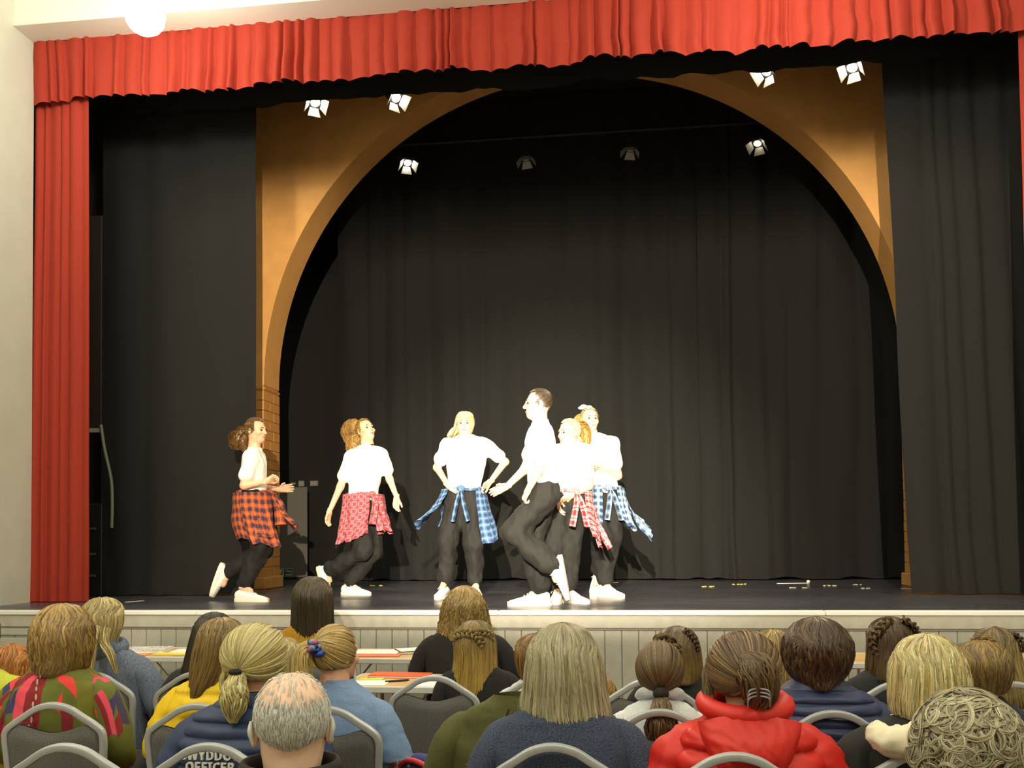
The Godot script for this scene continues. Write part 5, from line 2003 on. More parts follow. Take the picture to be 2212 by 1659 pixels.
	# 5: behind the man, red and white checked shirt
	dancer({"label": "fair dancer half hidden behind the man, red and white checked shirt round waist", "base": Vector3(-0.570, 1.000, -1.019), "s": 0.97,
		"head": Vector3(-0.490, 2.455, -0.850), "face": Vector3(-0.75, -0.05, 0.7), "sr": Vector3(-0.600, 2.282, -0.850), "sl": Vector3(-0.355, 2.297, -0.900), "er": Vector3(-0.650, 2.035, -0.850), "el": Vector3(-0.323, 1.996, -0.820),
		"wr": Vector3(-0.597, 1.879, -0.760), "wl": Vector3(-0.460, 1.915, -0.720), "fr": Vector3(-0.579, 1.799, -0.720), "fl": Vector3(-0.568, 1.868, -0.680), "pr": Vector3(0.5, 0, -1), "pl": Vector3(-0.3, -1, 0), "pose_r": "loose", "pose_l": "loose",
		"hr": Vector3(-0.562, 1.849, -0.820), "hl": Vector3(-0.447, 1.849, -0.880), "kr": Vector3(-0.615, 1.469, -0.780), "kl": Vector3(-0.481, 1.452, -0.840), "ar": Vector3(-0.604, 1.143, -0.850), "al": Vector3(-0.526, 1.118, -0.860), "tr": Vector3(-0.608, 1.020, -0.680), "tl": Vector3(-0.402, 1.023, -0.750), "cuff": 0.085,
		"hair": func(g):
			hair_pull(g, Vector3(0, 0.032, 0.012), Vector3(0.083, 0.094, 0.104), Vector3(0, 0.5, 1), 240, fair, 35)
			hair_tail(g, PackedVector3Array([Vector3(0, 0.07, 0.1), Vector3(0.0, 0.06, 0.16), Vector3(-0.02, -0.04, 0.18), Vector3(-0.02, -0.15, 0.15)]), [0.03, 0.05, 0.045, 0.015], 100, gold, 36, 0.008),
		"plaid": plaid(rgb(232, 222, 218), rgb(206, 88, 98), rgb(160, 26, 44), rgb(120, 40, 60), 5), "tie_up": 0.1, "seed": 27, "sway": Vector3(0.04, 0, 0.03),
		"panels": [[-45, -125, 0.2, 0.185, 0.5, 0.4, 0.3, Vector3(0.1, 0, 0.03)], [-20, -60, 0.21, 0.2, 0.38, 0.5, 0.1, Vector3(0.06, 0, 0.05)]]})
	# 6: hand to chest, kicking back, blue and white shirt
	dancer({"label": "fair dancer with white hair bow and hand to chest, blue and white checked shirt", "base": Vector3(-0.225, 1.000, -1.764), "s": 1.0,
		"head": Vector3(-0.339, 2.656, -1.600), "face": Vector3(0.35, 0.08, 1), "sr": Vector3(-0.452, 2.427, -1.550), "sl": Vector3(-0.126, 2.427, -1.620), "er": Vector3(-0.493, 2.127, -1.600), "el": Vector3(-0.082, 2.127, -1.580),
		"wr": Vector3(-0.394, 1.972, -1.480), "wl": Vector3(-0.194, 2.190, -1.460), "fr": Vector3(-0.332, 1.909, -1.420), "fl": Vector3(-0.278, 2.224, -1.440), "pr": Vector3(0.6, 0, -0.7), "pl": Vector3(-0.2, -0.2, -1), "pose_r": "loose", "pose_l": "fist",
		"hr": Vector3(-0.299, 1.906, -1.570), "hl": Vector3(-0.158, 1.906, -1.630), "kr": Vector3(-0.237, 1.534, -1.500), "kl": Vector3(-0.145, 1.541, -1.580), "ar": Vector3(-0.282, 1.226, -1.720), "al": Vector3(-0.228, 1.126, -1.620), "tr": Vector3(-0.351, 0.955, -1.720), "tl": Vector3(-0.108, 1.038, -1.500), "kick_r": true, "cuff": 0.075,
		"hair": func(g):
			hair_pull(g, Vector3(0, 0.032, 0.012), Vector3(0.083, 0.094, 0.104), Vector3(0.2, 0.6, 1), 240, fair, 45)
			hair_tail(g, PackedVector3Array([Vector3(0.03, 0.06, 0.1), Vector3(0.07, 0.03, 0.14), Vector3(0.09, -0.08, 0.12), Vector3(0.07, -0.2, 0.08)]), [0.03, 0.045, 0.04, 0.015], 100, gold, 46, 0.008),
		"plaid": plaid(rgb(150, 176, 206), rgb(82, 112, 152), rgb(40, 62, 96), rgb(232, 238, 242), 5), "tie_up": 0.11, "seed": 33, "sway": Vector3(0.06, 0, 0.02),
		"panels": [[-60, -120, 0.2, 0.185, 0.5, 0.3, 0.2, Vector3(0.22, 0.0, 0.02)], [-20, -70, 0.205, 0.19, 0.34, 0.4, 0.15, Vector3(0.06, 0, 0.03)], [20, 70, 0.205, 0.19, 0.36, 0.3, 0.1, Vector3(0, 0, 0.03)]]})
	# white bow in the hair of the last dancer
	var bow := Geo.new()
	for q in [[-1, 0.0], [1, 0.4], [-0.4, 1.0]]:
		bow.ball(Vector3(q[0] * 0.035, q[1] * 0.015, 0), Vector3(0.032, 0.016, 0.014), 10)
	var o := part("hair_bow", bow, std(rgb(244, 240, 232), 0.8))
	tag(o, "white bow on the head of the dancer with hand to chest", "hair bow")
	o.position = Vector3(-0.378, 2.766, -1.530)

# ---------- audience ----------

func blouse_print() -> StandardMaterial3D:
	var im := Image.create(256, 256, false, Image.FORMAT_RGB8)
	var r := RandomNumberGenerator.new()
	r.seed = 15
	var cols := [rgb(98, 104, 38), rgb(98, 104, 38), rgb(110, 112, 40), rgb(226, 62, 66), rgb(140, 28, 36), rgb(58, 56, 100), rgb(112, 112, 34), rgb(86, 92, 44), rgb(216, 72, 96)]
	var patches := [
		[rgb(66, 56, 88), PackedVector2Array([Vector2(-1.1, 0.3), Vector2(-0.72, 0.36), Vector2(-0.66, 0.62), Vector2(-1.1, 0.66)])],
		[rgb(136, 30, 38), PackedVector2Array([Vector2(-0.75, 0.5), Vector2(-0.44, 0.58), Vector2(-0.4, 0.75), Vector2(-0.7, 0.7)])],
		[rgb(56, 54, 100), PackedVector2Array([Vector2(-0.85, 0.36), Vector2(-0.46, 0.38), Vector2(-0.42, 0.55)])],
		[rgb(222, 74, 98), PackedVector2Array([Vector2(-0.5, 0.26), Vector2(-0.24, 0.26), Vector2(-0.2, 0.7), Vector2(-0.4, 0.72)])],
		[rgb(132, 26, 36), PackedVector2Array([Vector2(-0.24, 0.26), Vector2(-0.02, 0.28), Vector2(0.0, 0.72), Vector2(-0.2, 0.7)])],
		[rgb(230, 66, 62), PackedVector2Array([Vector2(0.1, 0.74), Vector2(0.56, 0.66), Vector2(0.5, 0.46), Vector2(0.2, 0.62)])],
		[rgb(230, 60, 60), PackedVector2Array([Vector2(0.12, 0.4), Vector2(0.24, 0.52), Vector2(0.24, 0.38)])],
		[rgb(132, 26, 36), PackedVector2Array([Vector2(0.22, 0.4), Vector2(0.42, 0.42), Vector2(0.5, 0.24), Vector2(0.32, 0.22)])],
		[rgb(112, 110, 30), PackedVector2Array([Vector2(0.54, 0.64), Vector2(1.1, 0.6), Vector2(1.1, 0.34), Vector2(0.8, 0.28), Vector2(0.5, 0.36)])],
		[rgb(54, 54, 100), PackedVector2Array([Vector2(0.5, 0.32), Vector2(0.8, 0.28), Vector2(1.1, 0.34), Vector2(1.1, 0.1), Vector2(0.6, 0.1)])]]
	var pts := []
	for k in 34:
		pts.append([r.randf() * 256.0, r.randf() * 256.0, r.randf_range(0.5, 1.9), r.randf() * PI, cols[r.randi() % cols.size()]])
	for y in 256:
		for x in 256:
			var best := 1e9
			var c := Color()
			for p in pts:
				var dx: float = absf(x - p[0])
				dx = minf(dx, 256.0 - dx) * signf(x - p[0])
				var dy: float = absf(y - p[1])
				dy = minf(dy, 256.0 - dy) * signf(y - p[1])
				var ca := cos(p[3])
				var sa := sin(p[3])
				var d: float = absf(dx * ca + dy * sa) * p[2] + absf(dy * ca - dx * sa)
				if d < best:
					best = d
					c = p[4]
			if y > 40 and y < 200 and x < 175:
				c = rgb(98, 104, 38)
				# the large patches of the back: place across the back (-1 to 1) and up it
				var at := Vector2((90.0 - (x + 0.5) / 256.0 / 1.21 * 360.0) / 70.0, (y + 0.5) / 256.0 / 0.7425)
				for q in patches:
					if Geometry2D.is_point_in_polygon(at, q[1]):
						c = q[0]
			im.set_pixel(x, y, c)
	var m := std(Color(1, 1, 1), 0.8)
	m.albedo_texture = ImageTexture.create_from_image(im)
	m.uv1_scale = Vector3(1.1, 1.1, 1)
	return m

func heather(a: Color, b: Color, scale: float, sd: int, stretch := 1.0) -> StandardMaterial3D:
	var m := std(Color(1, 1, 1), 0.95)
	m.albedo_texture = noise_tex(256, 0.07, a, b, sd, 4, 0.2, 0.85)
	tri(m, scale)
	m.uv1_scale = Vector3(scale, scale * stretch, scale)
	return m

func audience() -> void:
	var honey := [rgb(138, 106, 56), rgb(164, 130, 74), rgb(112, 82, 42), rgb(186, 152, 90)]
	var ash := [rgb(160, 136, 88), rgb(190, 168, 112), rgb(132, 108, 68), rgb(206, 188, 130)]
	var dark := [rgb(46, 38, 30), rgb(60, 48, 36), rgb(36, 29, 24)]
	var mid_brown := [rgb(98, 76, 46), rgb(120, 94, 58), rgb(80, 60, 38)]
	var deep := [rgb(66, 46, 30), rgb(88, 64, 42), rgb(52, 37, 26)]
	var silver := [rgb(176, 162, 130), rgb(206, 194, 156), rgb(150, 136, 110), rgb(222, 212, 174)]
	var t: Node3D
	var xf: Transform3D
	# woman in the patterned blouse
	t = sitter({"label": "woman with chin-length honey blonde bob and colourful patterned blouse", "head": Vector3(-2.336, 1.187, 3.500), "skin": rgb(214, 170, 146), "wide": 1.08,
		"hair": func(g): hair_fall(g, px_rings([[64, 4], [58, 26], [44, 43], [22, 55], [0, 60], [-25, 62], [-50, 61], [-70, 57], [-84, 46]], 520.0), {"n": 520, "cols": honey, "seed": 101, "face": 125.0, "wave": 0.004, "wl": 0.09, "tip": rgb(112, 88, 48), "drift": 0.22}),
		"top": {"called": "blouse", "mat": blouse_print(), "w": 1.06, "d": 1.05, "rumple": 0.01, "fold": 7.0, "sleeve": 1.15}})
	xf = t.get_meta("xf")
	var cord := Geo.new()
	for k in 9:
		cord.ball(xf * Vector3(-0.03 + 0.004 * sin(k * 2.0), 0.63 - k * 0.03, 0.092 + k * 0.0085), Vector3(0.005, 0.014, 0.004), 8)
	part("neck_cord", cord, std(rgb(190, 180, 168), 0.6), t, false, "pale corded fastening down the back")
	# hoodie woman with long blonde strands
	t = sitter({"label": "woman in heathered grey-blue hoodie with long ash blonde strands", "head": Vector3(-2.625, 1.174, 2.720), "look": -0.35, "lean": 0.08, "wide": 1.05,
		"hair": func(g):
			hair_fall(g, px_rings([[48, 4], [42, 22], [28, 36], [5, 42], [-20, 40], [-45, 36, -4], [-75, 30, -8], [-100, 20, -12]], 429.9), {"n": 320, "cols": ash, "seed": 111, "face": 112.0})
			hair_tail(g, PackedVector3Array([Vector3(0.09, -0.04, 0.08), Vector3(0.14, -0.1, 0.14), Vector3(0.2, -0.15, 0.165), Vector3(0.24, -0.24, 0.165)]), [0.022, 0.02, 0.018, 0.006], 50, ash, 112)
			hair_tail(g, PackedVector3Array([Vector3(0.05, -0.03, 0.1), Vector3(0.085, -0.12, 0.16), Vector3(0.1, -0.2, 0.185), Vector3(0.11, -0.28, 0.185)]), [0.024, 0.022, 0.018, 0.006], 60, ash, 113),
		"top": {"called": "hoodie", "mat": heather(rgb(66, 76, 98), rgb(136, 148, 168), 5.0, 61, 3.0), "w": 1.1, "rumple": 0.012, "fold": 8.0, "sleeve": 1.1}})
	xf = t.get_meta("xf")
	var hood := Geo.new()
	hood.add(collar_ring(0.615, 0.1, 0.085, 0.026, 0.035, 0.02), xf)
	part("hood", hood, t.get_node("hoodie").material_override, t)
	# red-haired child
	t = sitter({"label": "child with long ginger hair on the chair by the side wall", "head": Vector3(-3.102, 0.937, 2.740), "hs": 0.9,
		"hair": func(g): hair_fall(g, px_rings([[48, 3], [42, 20], [26, 32], [2, 37], [-22, 38], [-45, 37], [-70, 34], [-92, 26]], 426.3), {"n": 380, "cols": [rgb(186, 112, 40), rgb(206, 140, 62), rgb(150, 82, 28)], "seed": 121, "wave": 0.004, "wl": 0.07}),
		"top": {"called": "jumper", "mat": cloth(rgb(92, 84, 62)), "w": 0.95}})
	# person in lime, mostly beyond the picture's edge
	t = sitter({"label": "person in lime yellow-green top at the end seat beside the patterned blouse", "head": Vector3(-2.809, 1.169, 3.420), "wide": 1.1,
		"hair": func(g): hair_fall(g, px_rings([[62, 4], [54, 28], [35, 48], [5, 55], [-30, 54], [-60, 44]], 530.0), {"n": 260, "cols": mid_brown, "seed": 131}),
		"top": {"called": "jumper", "mat": cloth(rgb(206, 214, 70), 0.85), "w": 1.25, "rumple": 0.01, "sleeve": 1.15}})
	# very dark hair behind the yellow jacket
	t = sitter({"label": "woman with long near-black hair seated before the yellow jacket girl", "head": Vector3(-2.029, 1.108, 2.740), "lean": -0.1,
		"hair": func(g): hair_fall(g, px_rings([[46, 3], [38, 24], [20, 38], [0, 44], [-30, 46, -6], [-60, 42, -18], [-85, 34, -32], [-112, 22, -44]], 438.6), {"n": 420, "cols": dark, "seed": 141}),
		"top": {"called": "top", "mat": cloth(rgb(52, 52, 54)), "w": 1.0}})
	# yellow jacket
	t = sitter({"label": "girl with straight light brown hair in bright yellow quilted jacket", "head": Vector3(-1.644, 1.150, 3.500), "hs": 0.95, "lean": -0.03, "wide": 1.0,
		"hair": func(g): hair_fall(g, px_rings([[55, 3], [48, 25], [32, 42], [2, 51], [-28, 53, -4], [-60, 49, -12], [-88, 38, -22], [-118, 18, -34]], 531.8), {"n": 480, "cols": [rgb(128, 100, 54), rgb(150, 120, 66), rgb(108, 80, 42)], "seed": 151, "tip": rgb(112, 84, 40), "w": 0.0052}),
		"top": {"called": "jacket", "mat": std(rgb(236, 196, 22), 0.6), "quilt": 0.11, "puff": 0.012, "w": 1.04, "d": 1.1, "sleeve": 1.2, "rumple": 0.014, "fold": 12.0}})
	# navy gilet with lettering
	var blonde := [rgb(180, 158, 96), rgb(208, 188, 124), rgb(146, 122, 74), rgb(222, 206, 150)]
	t = sitter({"label": "woman with low blonde ponytail in navy padded gilet lettered on the back", "head": Vector3(-1.247, 1.172, 4.100), "wide": 1.12, "lean": -0.05,
		"hair": func(g):
			hair_pull(g, Vector3(0, 0.012, 0.01), Vector3(0.105, 0.1, 0.112), Vector3(-0.1, -0.38, 1), 560, blonde, 161, 0.008, 0.0056)
			hair_tail(g, PackedVector3Array([Vector3(-0.012, -0.036, 0.112), Vector3(-0.014, -0.075, 0.135), Vector3(-0.016, -0.125, 0.14), Vector3(-0.022, -0.19, 0.135)]), [0.017, 0.036, 0.045, 0.016], 150, blonde, 162, 0.003)
			hair_tail(g, PackedVector3Array([Vector3(-0.09, -0.02, 0.02), Vector3(-0.1, -0.075, 0.04), Vector3(-0.09, -0.12, 0.06)]), [0.01, 0.012, 0.003], 14, blonde, 163, 0.003, 0.003),
		"top": {"called": "gilet", "mat": std(rgb(44, 58, 96), 0.55), "quilt": 0.05, "puff": 0.013, "w": 1.06, "d": 1.1, "sleeve": 1.1, "rumple": 0.006, "fold": 12.0}})
	xf = t.get_meta("xf")
	var tie := Geo.new()
	tie.ball(xf * Vector3(-0.012, 0.733, 0.128), Vector3(0.023, 0.011, 0.015), 12)
	part("hair_tie", tie, std(rgb(24, 22, 22), 0.8), t)
	for q in [["SWYDDOG", 0.452], ["OFFICER", 0.412]]:
		var tx := inst("lettering", text_mesh(q[0], 0.041, 0.008), std(rgb(236, 236, 230), 0.7), t)
		tx.position = xf * Vector3(-0.06, q[1], 0.15)
		tx.rotation.x = -0.03
	# balding man
	t = sitter({"label": "balding man with cropped silver hair, hearing aids and black jacket", "head": Vector3(-0.754, 1.145, 5.080), "hs": 1.06, "hair_scale": 1.065, "fine": true, "skin": rgb(236, 196, 172), "wide": 1.15, "nod": -0.1, "look": 0.3,
		"hair": func(g): hair_crop(g, 13000, [rgb(206, 202, 194), rgb(232, 228, 222), rgb(176, 170, 160), rgb(216, 208, 194)], 171, 0.02, 0.12),
		"top": {"called": "jacket", "mat": cloth(rgb(34, 32, 31), 0.8), "w": 1.12, "d": 1.1, "rumple": 0.008}})
	xf = t.get_meta("xf")
	var col := Geo.new()
	var fold := collar_ring(0.655, 0.098, 0.09, 0.012, 0.036, 0.0)
	col.add(fold, xf)
	col.add(boxgeo(Vector3(0.05, 0.655, 0.04), Vector3(0.17, 0.672, 0.11), 0.006), xf)
	part("collar", col, t.get_node("jacket").material_override, t)
	var hx: Transform3D = t.get_meta("hx")
	for s in [-1, 1]:
		var aid := Geo.new()
		aid.tube(smooth_path(PackedVector3Array([hx * Vector3(s * 0.079, -0.024, 0.034), hx * Vector3(s * 0.084, -0.002, 0.034), hx * Vector3(s * 0.083, 0.018, 0.024)]), 8), smooth_list([0.004, 0.0065, 0.004], 8), 8)
		part("hearing_aid", aid, std(rgb(190, 188, 184), 0.3), t)
	# very dark straight hair, mustard top
	t = sitter({"label": "judge with very long straight dark hair and mustard top", "head": Vector3(-1.987, 1.199, 1.420), "wide": 1.05,
		"hair": func(g): hair_fall(g, px_rings([[45, 3], [38, 24], [20, 38], [0, 43], [-30, 44], [-60, 46], [-95, 48, 1], [-130, 45, 2], [-165, 38, 2]], 341.4), {"n": 520, "cols": dark, "seed": 181, "root": rgb(78, 66, 44), "w": 0.005}),
		"top": {"called": "top", "mat": cloth(rgb(196, 144, 32)), "w": 1.0}})
	# ponytail with scrunchie, light blue T-shirt
	t = sitter({"label": "girl with side-swept blonde ponytail, blue scrunchie and light blue T-shirt", "head": Vector3(-1.169, 1.103, 3.480), "look": -0.55, "lean": 0.06, "hs": 0.94, "fine": true, "skin": rgb(226, 172, 146), "wide": 1.02,
		"hair": func(g):
			hair_pull(g, Vector3(0, 0.022, 0.008), Vector3(0.082, 0.098, 0.1), Vector3(-0.4, 0.45, 1), 460, [rgb(176, 144, 84), rgb(200, 170, 106), rgb(146, 114, 64)], 191, 0.004, 0.0045)
			hair_tail(g, PackedVector3Array([Vector3(-0.034, 0.05, 0.102), Vector3(-0.06, 0.03, 0.125), Vector3(-0.068, -0.05, 0.13), Vector3(-0.05, -0.12, 0.135), Vector3(-0.01, -0.165, 0.14)]), [0.014, 0.03, 0.04, 0.034, 0.01], 130, [rgb(196, 164, 98), rgb(214, 186, 122), rgb(166, 132, 76)], 192, 0.002),
		"top": {"called": "t_shirt", "mat": cloth(rgb(134, 162, 208), 0.9), "short": true, "w": 0.95, "sleeve": 1.1, "rumple": 0.01, "fold": 6.0}})
	xf = t.get_meta("xf")
	var scr := Geo.new()
	var r0 := RandomNumberGenerator.new()
	r0.seed = 3
	for k in 22:
		var a := k * 0.6
		scr.col = [rgb(48, 70, 168), rgb(40, 44, 120), rgb(222, 96, 140), rgb(150, 190, 232)][r0.randi() % 4].srgb_to_linear()
		scr.ball(xf * Vector3(-0.062 + cos(a) * 0.016 + k * 0.0012, 0.832 + sin(a) * 0.014 - k * 0.002, 0.118 + 0.012 * sin(a * 1.7)), Vector3(0.016, 0.012, 0.013), 8)
	part("scrunchie", scr, M.hair, t, false, "blue and pink scrunchie")
	# wavy blonde judge
	t = sitter({"label": "judge with long crimped blonde hair and black top", "head": Vector3(-1.012, 1.140, 1.420), "wide": 1.12,
		"hair": func(g): hair_fall(g, px_rings([[45, 3], [38, 22], [22, 36], [0, 46], [-35, 53], [-75, 62], [-115, 72], [-150, 78], [-180, 74]], 348.5), {"n": 560, "cols": [rgb(168, 138, 76), rgb(196, 168, 104), rgb(132, 102, 54), rgb(210, 190, 130)], "seed": 201, "wave": 0.011, "wl": 0.06, "root": rgb(110, 84, 46), "ragged": 0.2, "w": 0.006}),
		"top": {"called": "top", "mat": cloth(rgb(30, 30, 32)), "w": 1.2}})
	# crown plait, black top
	t = sitter({"label": "girl with plaited crown and golden-tipped straight hair in black", "head": Vector3(-0.792, 1.019, 2.350), "tilt": 0.06, "lean": 0.06,
		"hair": func(g):
			hair_fall(g, px_rings([[50, 3], [44, 23], [28, 38], [2, 44], [-26, 44], [-55, 47, -3], [-85, 50, -7], [-122, 46, -10]], 417.3), {"n": 460, "cols": [rgb(104, 84, 52), rgb(130, 108, 70), rgb(84, 66, 42)], "seed": 211, "tip": rgb(214, 172, 84), "ragged": 0.16})
			hair_braid(g, PackedVector3Array([Vector3(-0.1, 0.01, 0.02), Vector3(-0.085, 0.055, 0.07), Vector3(-0.03, 0.068, 0.107), Vector3(0.03, 0.05, 0.12), Vector3(0.06, 0.0, 0.12)]), 0.026, [rgb(150, 124, 72), rgb(120, 96, 56)], 212)
			hair_braid(g, PackedVector3Array([Vector3(0.1, 0.02, 0.02), Vector3(0.085, 0.055, 0.07), Vector3(0.03, 0.07, 0.112)]), 0.022, [rgb(130, 106, 62)], 213),
		"top": {"called": "top", "mat": cloth(rgb(32, 32, 33)), "w": 1.15, "sleeve": 1.1}})
	# boy in white, behind the big bob
	t = sitter({"label": "boy with light brown hair and white shirt beside the grey-blonde bob", "head": Vector3(-0.438, 0.998, 2.720), "hs": 0.92,
		"hair": func(g): hair_fall(g, px_rings([[52, 3], [45, 24], [28, 40], [2, 44], [-25, 40], [-48, 30]], 456.3), {"n": 300, "cols": [rgb(130, 94, 50), rgb(152, 114, 66), rgb(104, 74, 40)], "seed": 221, "w": 0.005}),
		"top": {"called": "shirt", "mat": cloth(rgb(232, 234, 240)), "w": 1.0}})
	# small child by the big bob
	t = sitter({"label": "small child with golden brown hair low beside the grey-blonde bob", "head": Vector3(-0.150, 0.772, 2.500), "hs": 0.86, "wide": 0.82,
		"hair": func(g): hair_fall(g, px_rings([[46, 3], [40, 20], [24, 34], [0, 38], [-25, 36], [-50, 26]], 438.2), {"n": 280, "cols": [rgb(150, 108, 50), rgb(176, 134, 70), rgb(116, 82, 40)], "seed": 231}),
		"top": {"called": "jumper", "mat": cloth(rgb(70, 72, 78)), "w": 0.9}})
	# big grey-blonde bob, fluffy blue jumper
	t = sitter({"label": "woman with shoulder-length grey-blonde hair in fluffy dark blue jumper", "head": Vector3(-0.213, 1.161, 4.080), "lean": -0.01, "wide": 1.12,
		"hair": func(g): hair_fall(g, px_rings([[84, 4], [77, 32], [60, 54], [32, 72], [0, 80, 2], [-35, 86, 2], [-70, 90, 2], [-102, 94, 3], [-122, 94, 6]], 664.2), {"n": 760, "cols": [rgb(196, 190, 168), rgb(158, 152, 142), rgb(226, 222, 200), rgb(128, 120, 106)], "seed": 241, "root": rgb(126, 108, 72), "tip": rgb(202, 190, 150), "ragged": 0.1, "w": 0.0058}),
		"top": {"called": "jumper", "mat": heather(rgb(30, 38, 62), rgb(92, 100, 122), 9.0, 71), "w": 1.08, "d": 1.1, "sleeve": 1.1, "rumple": 0.008, "fold": 6.0, "rows": 60}})
	xf = t.get_meta("xf")
	var fz := Geo.new()
	var rf := RandomNumberGenerator.new()
	rf.seed = 8
	var jm: ArrayMesh = t.get_node("jumper").mesh
	var ja := jm.surface_get_arrays(0)
	var jv: PackedVector3Array = ja[Mesh.ARRAY_VERTEX]
	var jn: PackedVector3Array = ja[Mesh.ARRAY_NORMAL]
	for k in 9000:
		var q := rf.randi() % jv.size()
		if jv[q].z < -0.03 or jv[q].y < 0.1:
			continue
		var p := jv[q] + Vector3(rf.randf() - 0.5, rf.randf() - 0.5, 0) * 0.022
		var d := (jn[q] + Vector3(rf.randf() - 0.5, rf.randf() - 0.5, rf.randf() - 0.5) * 1.6).normalized()
		var s := d.cross(Vector3(0.3, 1, 0.2)).normalized() * 0.0006
		fz.col = rgb(70, 78, 102).srgb_to_linear() * rf.randf_range(0.5, 1.6)
		var a := fz.vert(p + s)
		var b := fz.vert(p - s)
		var c := fz.vert(p + d * rf.randf_range(0.006, 0.013))
		fz.tri(a, b, c)
	var fuzz := part("wool_fuzz", fz, M.hair, t)
	fuzz.set_meta("kind", "stuff")
	# girl with low dark ponytail, white collar
	t = sitter({"label": "girl with smooth brown hair in low ponytail over white shirt collar", "head": Vector3(0.115, 1.054, 3.500), "hs": 0.94, "wide": 0.95,
		"hair": func(g):
			hair_pull(g, Vector3(0, 0.01, 0.008), Vector3(0.09, 0.102, 0.106), Vector3(0.0, -0.72, 0.8), 420, mid_brown, 251, 0.003, 0.0048)
			hair_tail(g, PackedVector3Array([Vector3(0, -0.085, 0.1), Vector3(0.0, -0.12, 0.125), Vector3(0.0, -0.18, 0.13), Vector3(0.0, -0.27, 0.125)]), [0.018, 0.036, 0.06, 0.05], 120, mid_brown, 252, 0.005),
		"top": {"called": "shirt", "mat": cloth(rgb(234, 236, 242), 0.85), "w": 1.0, "rumple": 0.008}})
	xf = t.get_meta("xf")
	var wc := Geo.new()
	for s in [-1, 1]:
		wc.tube(smooth_path(PackedVector3Array([xf * Vector3(s * 0.02, 0.672, 0.075), xf * Vector3(s * 0.07, 0.662, 0.055), xf * Vector3(s * 0.095, 0.632, 0.01)]), 10), smooth_list([0.02, 0.024, 0.016], 10), 10, 0.5)
	part("collar", wc, t.get_node("shirt").material_override, t)
	var bt := Geo.new()
	bt.ball(xf * Vector3(0, 0.672, 0.118), Vector3(0.03, 0.026, 0.024), 14)
	part("hair_tie", bt, std(rgb(34, 28, 26), 0.85), t)
	# braided dark blonde, black top
	t = sitter({"label": "girl with plait across dark brown hair beyond the low ponytail girl", "head": Vector3(0.221, 1.043, 2.740), "look": -0.3,
		"hair": func(g):
			hair_fall(g, px_rings([[49, 3], [43, 24], [28, 40], [2, 47], [-25, 46, 4], [-50, 40, 10], [-70, 30, 14]], 467.1), {"n": 380, "cols": deep, "seed": 261, "tip": rgb(150, 118, 62)})
			hair_braid(g, PackedVector3Array([Vector3(-0.1, 0.03, 0.03), Vector3(-0.07, 0.055, 0.085), Vector3(-0.02, 0.045, 0.115), Vector3(0.02, 0.0, 0.12)]), 0.03, [rgb(140, 112, 56), rgb(84, 62, 38), rgb(60, 44, 28)], 262)
			hair_braid(g, PackedVector3Array([Vector3(0.04, 0.095, 0.06), Vector3(0.085, 0.05, 0.06), Vector3(0.1, 0.0, 0.05)]), 0.018, deep, 263),
		"top": {"called": "top", "mat": cloth(rgb(34, 35, 37)), "w": 1.15}})
	# red padded jacket with hood
	var red := std(rgb(206, 34, 26), 0.5)
	t = sitter({"label": "woman with brown hair in claw clip wearing red padded hooded jacket", "head": Vector3(0.357, 1.142, 4.100), "wide": 1.16, "fine": true, "skin": rgb(214, 160, 130),
		"hair": func(g):
			hair_pull(g, Vector3(0, 0.012, 0.008), Vector3(0.11, 0.106, 0.112), Vector3(0.1, -0.3, 1), 520, [rgb(92, 66, 40), rgb(116, 86, 54), rgb(72, 50, 32), rgb(134, 104, 66)], 271, 0.01, 0.0055)
			hair_tail(g, PackedVector3Array([Vector3(0.02, -0.09, 0.08), Vector3(0.03, -0.05, 0.125), Vector3(0.02, 0.02, 0.135), Vector3(-0.01, 0.06, 0.11)]), [0.03, 0.055, 0.06, 0.02], 150, [rgb(92, 66, 40), rgb(124, 94, 58), rgb(72, 50, 32)], 272, 0.003)
			hair_tail(g, PackedVector3Array([Vector3(-0.09, 0.03, -0.02), Vector3(-0.112, -0.03, 0.0), Vector3(-0.11, -0.09, 0.02), Vector3(-0.095, -0.12, 0.03)]), [0.02, 0.018, 0.014, 0.004], 30, mid_brown, 273, 0.002),
		"top": {"called": "jacket", "mat": red, "quilt": 0.085, "puff": 0.022, "w": 1.06, "d": 1.18, "sleeve": 1.18, "rumple": 0.01, "fold": 13.0}})
	xf = t.get_meta("xf")
	var hd := Geo.new()
	var hrs := []
	for j in 19:
		var v := j / 18.0
		var row := PackedVector3Array()
		for k in 31:
			var u := -1.0 + k / 15.0
			var wd := 0.13 * (1.0 - 0.75 * pow(v, 1.6)) + 0.012
			var bulge := 0.05 * sqrt(maxf(0.0, 1.0 - u * u)) * (0.35 + 0.9 * sin(PI * minf(v * 1.1, 1.0)))
			row.append(Vector3(u * wd, 0.64 - 0.235 * v - 0.03 * u * u, 0.112 + 0.045 * v + bulge + 0.006 * noise.get_noise_2d(u * 4.0, v * 9.0)))
		hrs.append(row)
	hd.rows(hrs)
	var hood2 := Geo.new()
	hood2.add(hd, xf)
	hood2.add(collar_ring(0.652, 0.112, 0.108, 0.03, 0.034, 0.02), xf)
	part("hood", hood2, red, t)
	var clip := Geo.new()
	for s in [-1, 1]:
		for k in 3:
			clip.tube(smooth_path(PackedVector3Array([xf * Vector3(0.018 + s * 0.006, 0.735 - k * 0.012, 0.175), xf * Vector3(0.018 + s * 0.026, 0.73 - k * 0.012, 0.19), xf * Vector3(0.018 + s * 0.03, 0.7 - k * 0.012, 0.178)]), 8), smooth_list([0.003, 0.003, 0.002], 8), 6)
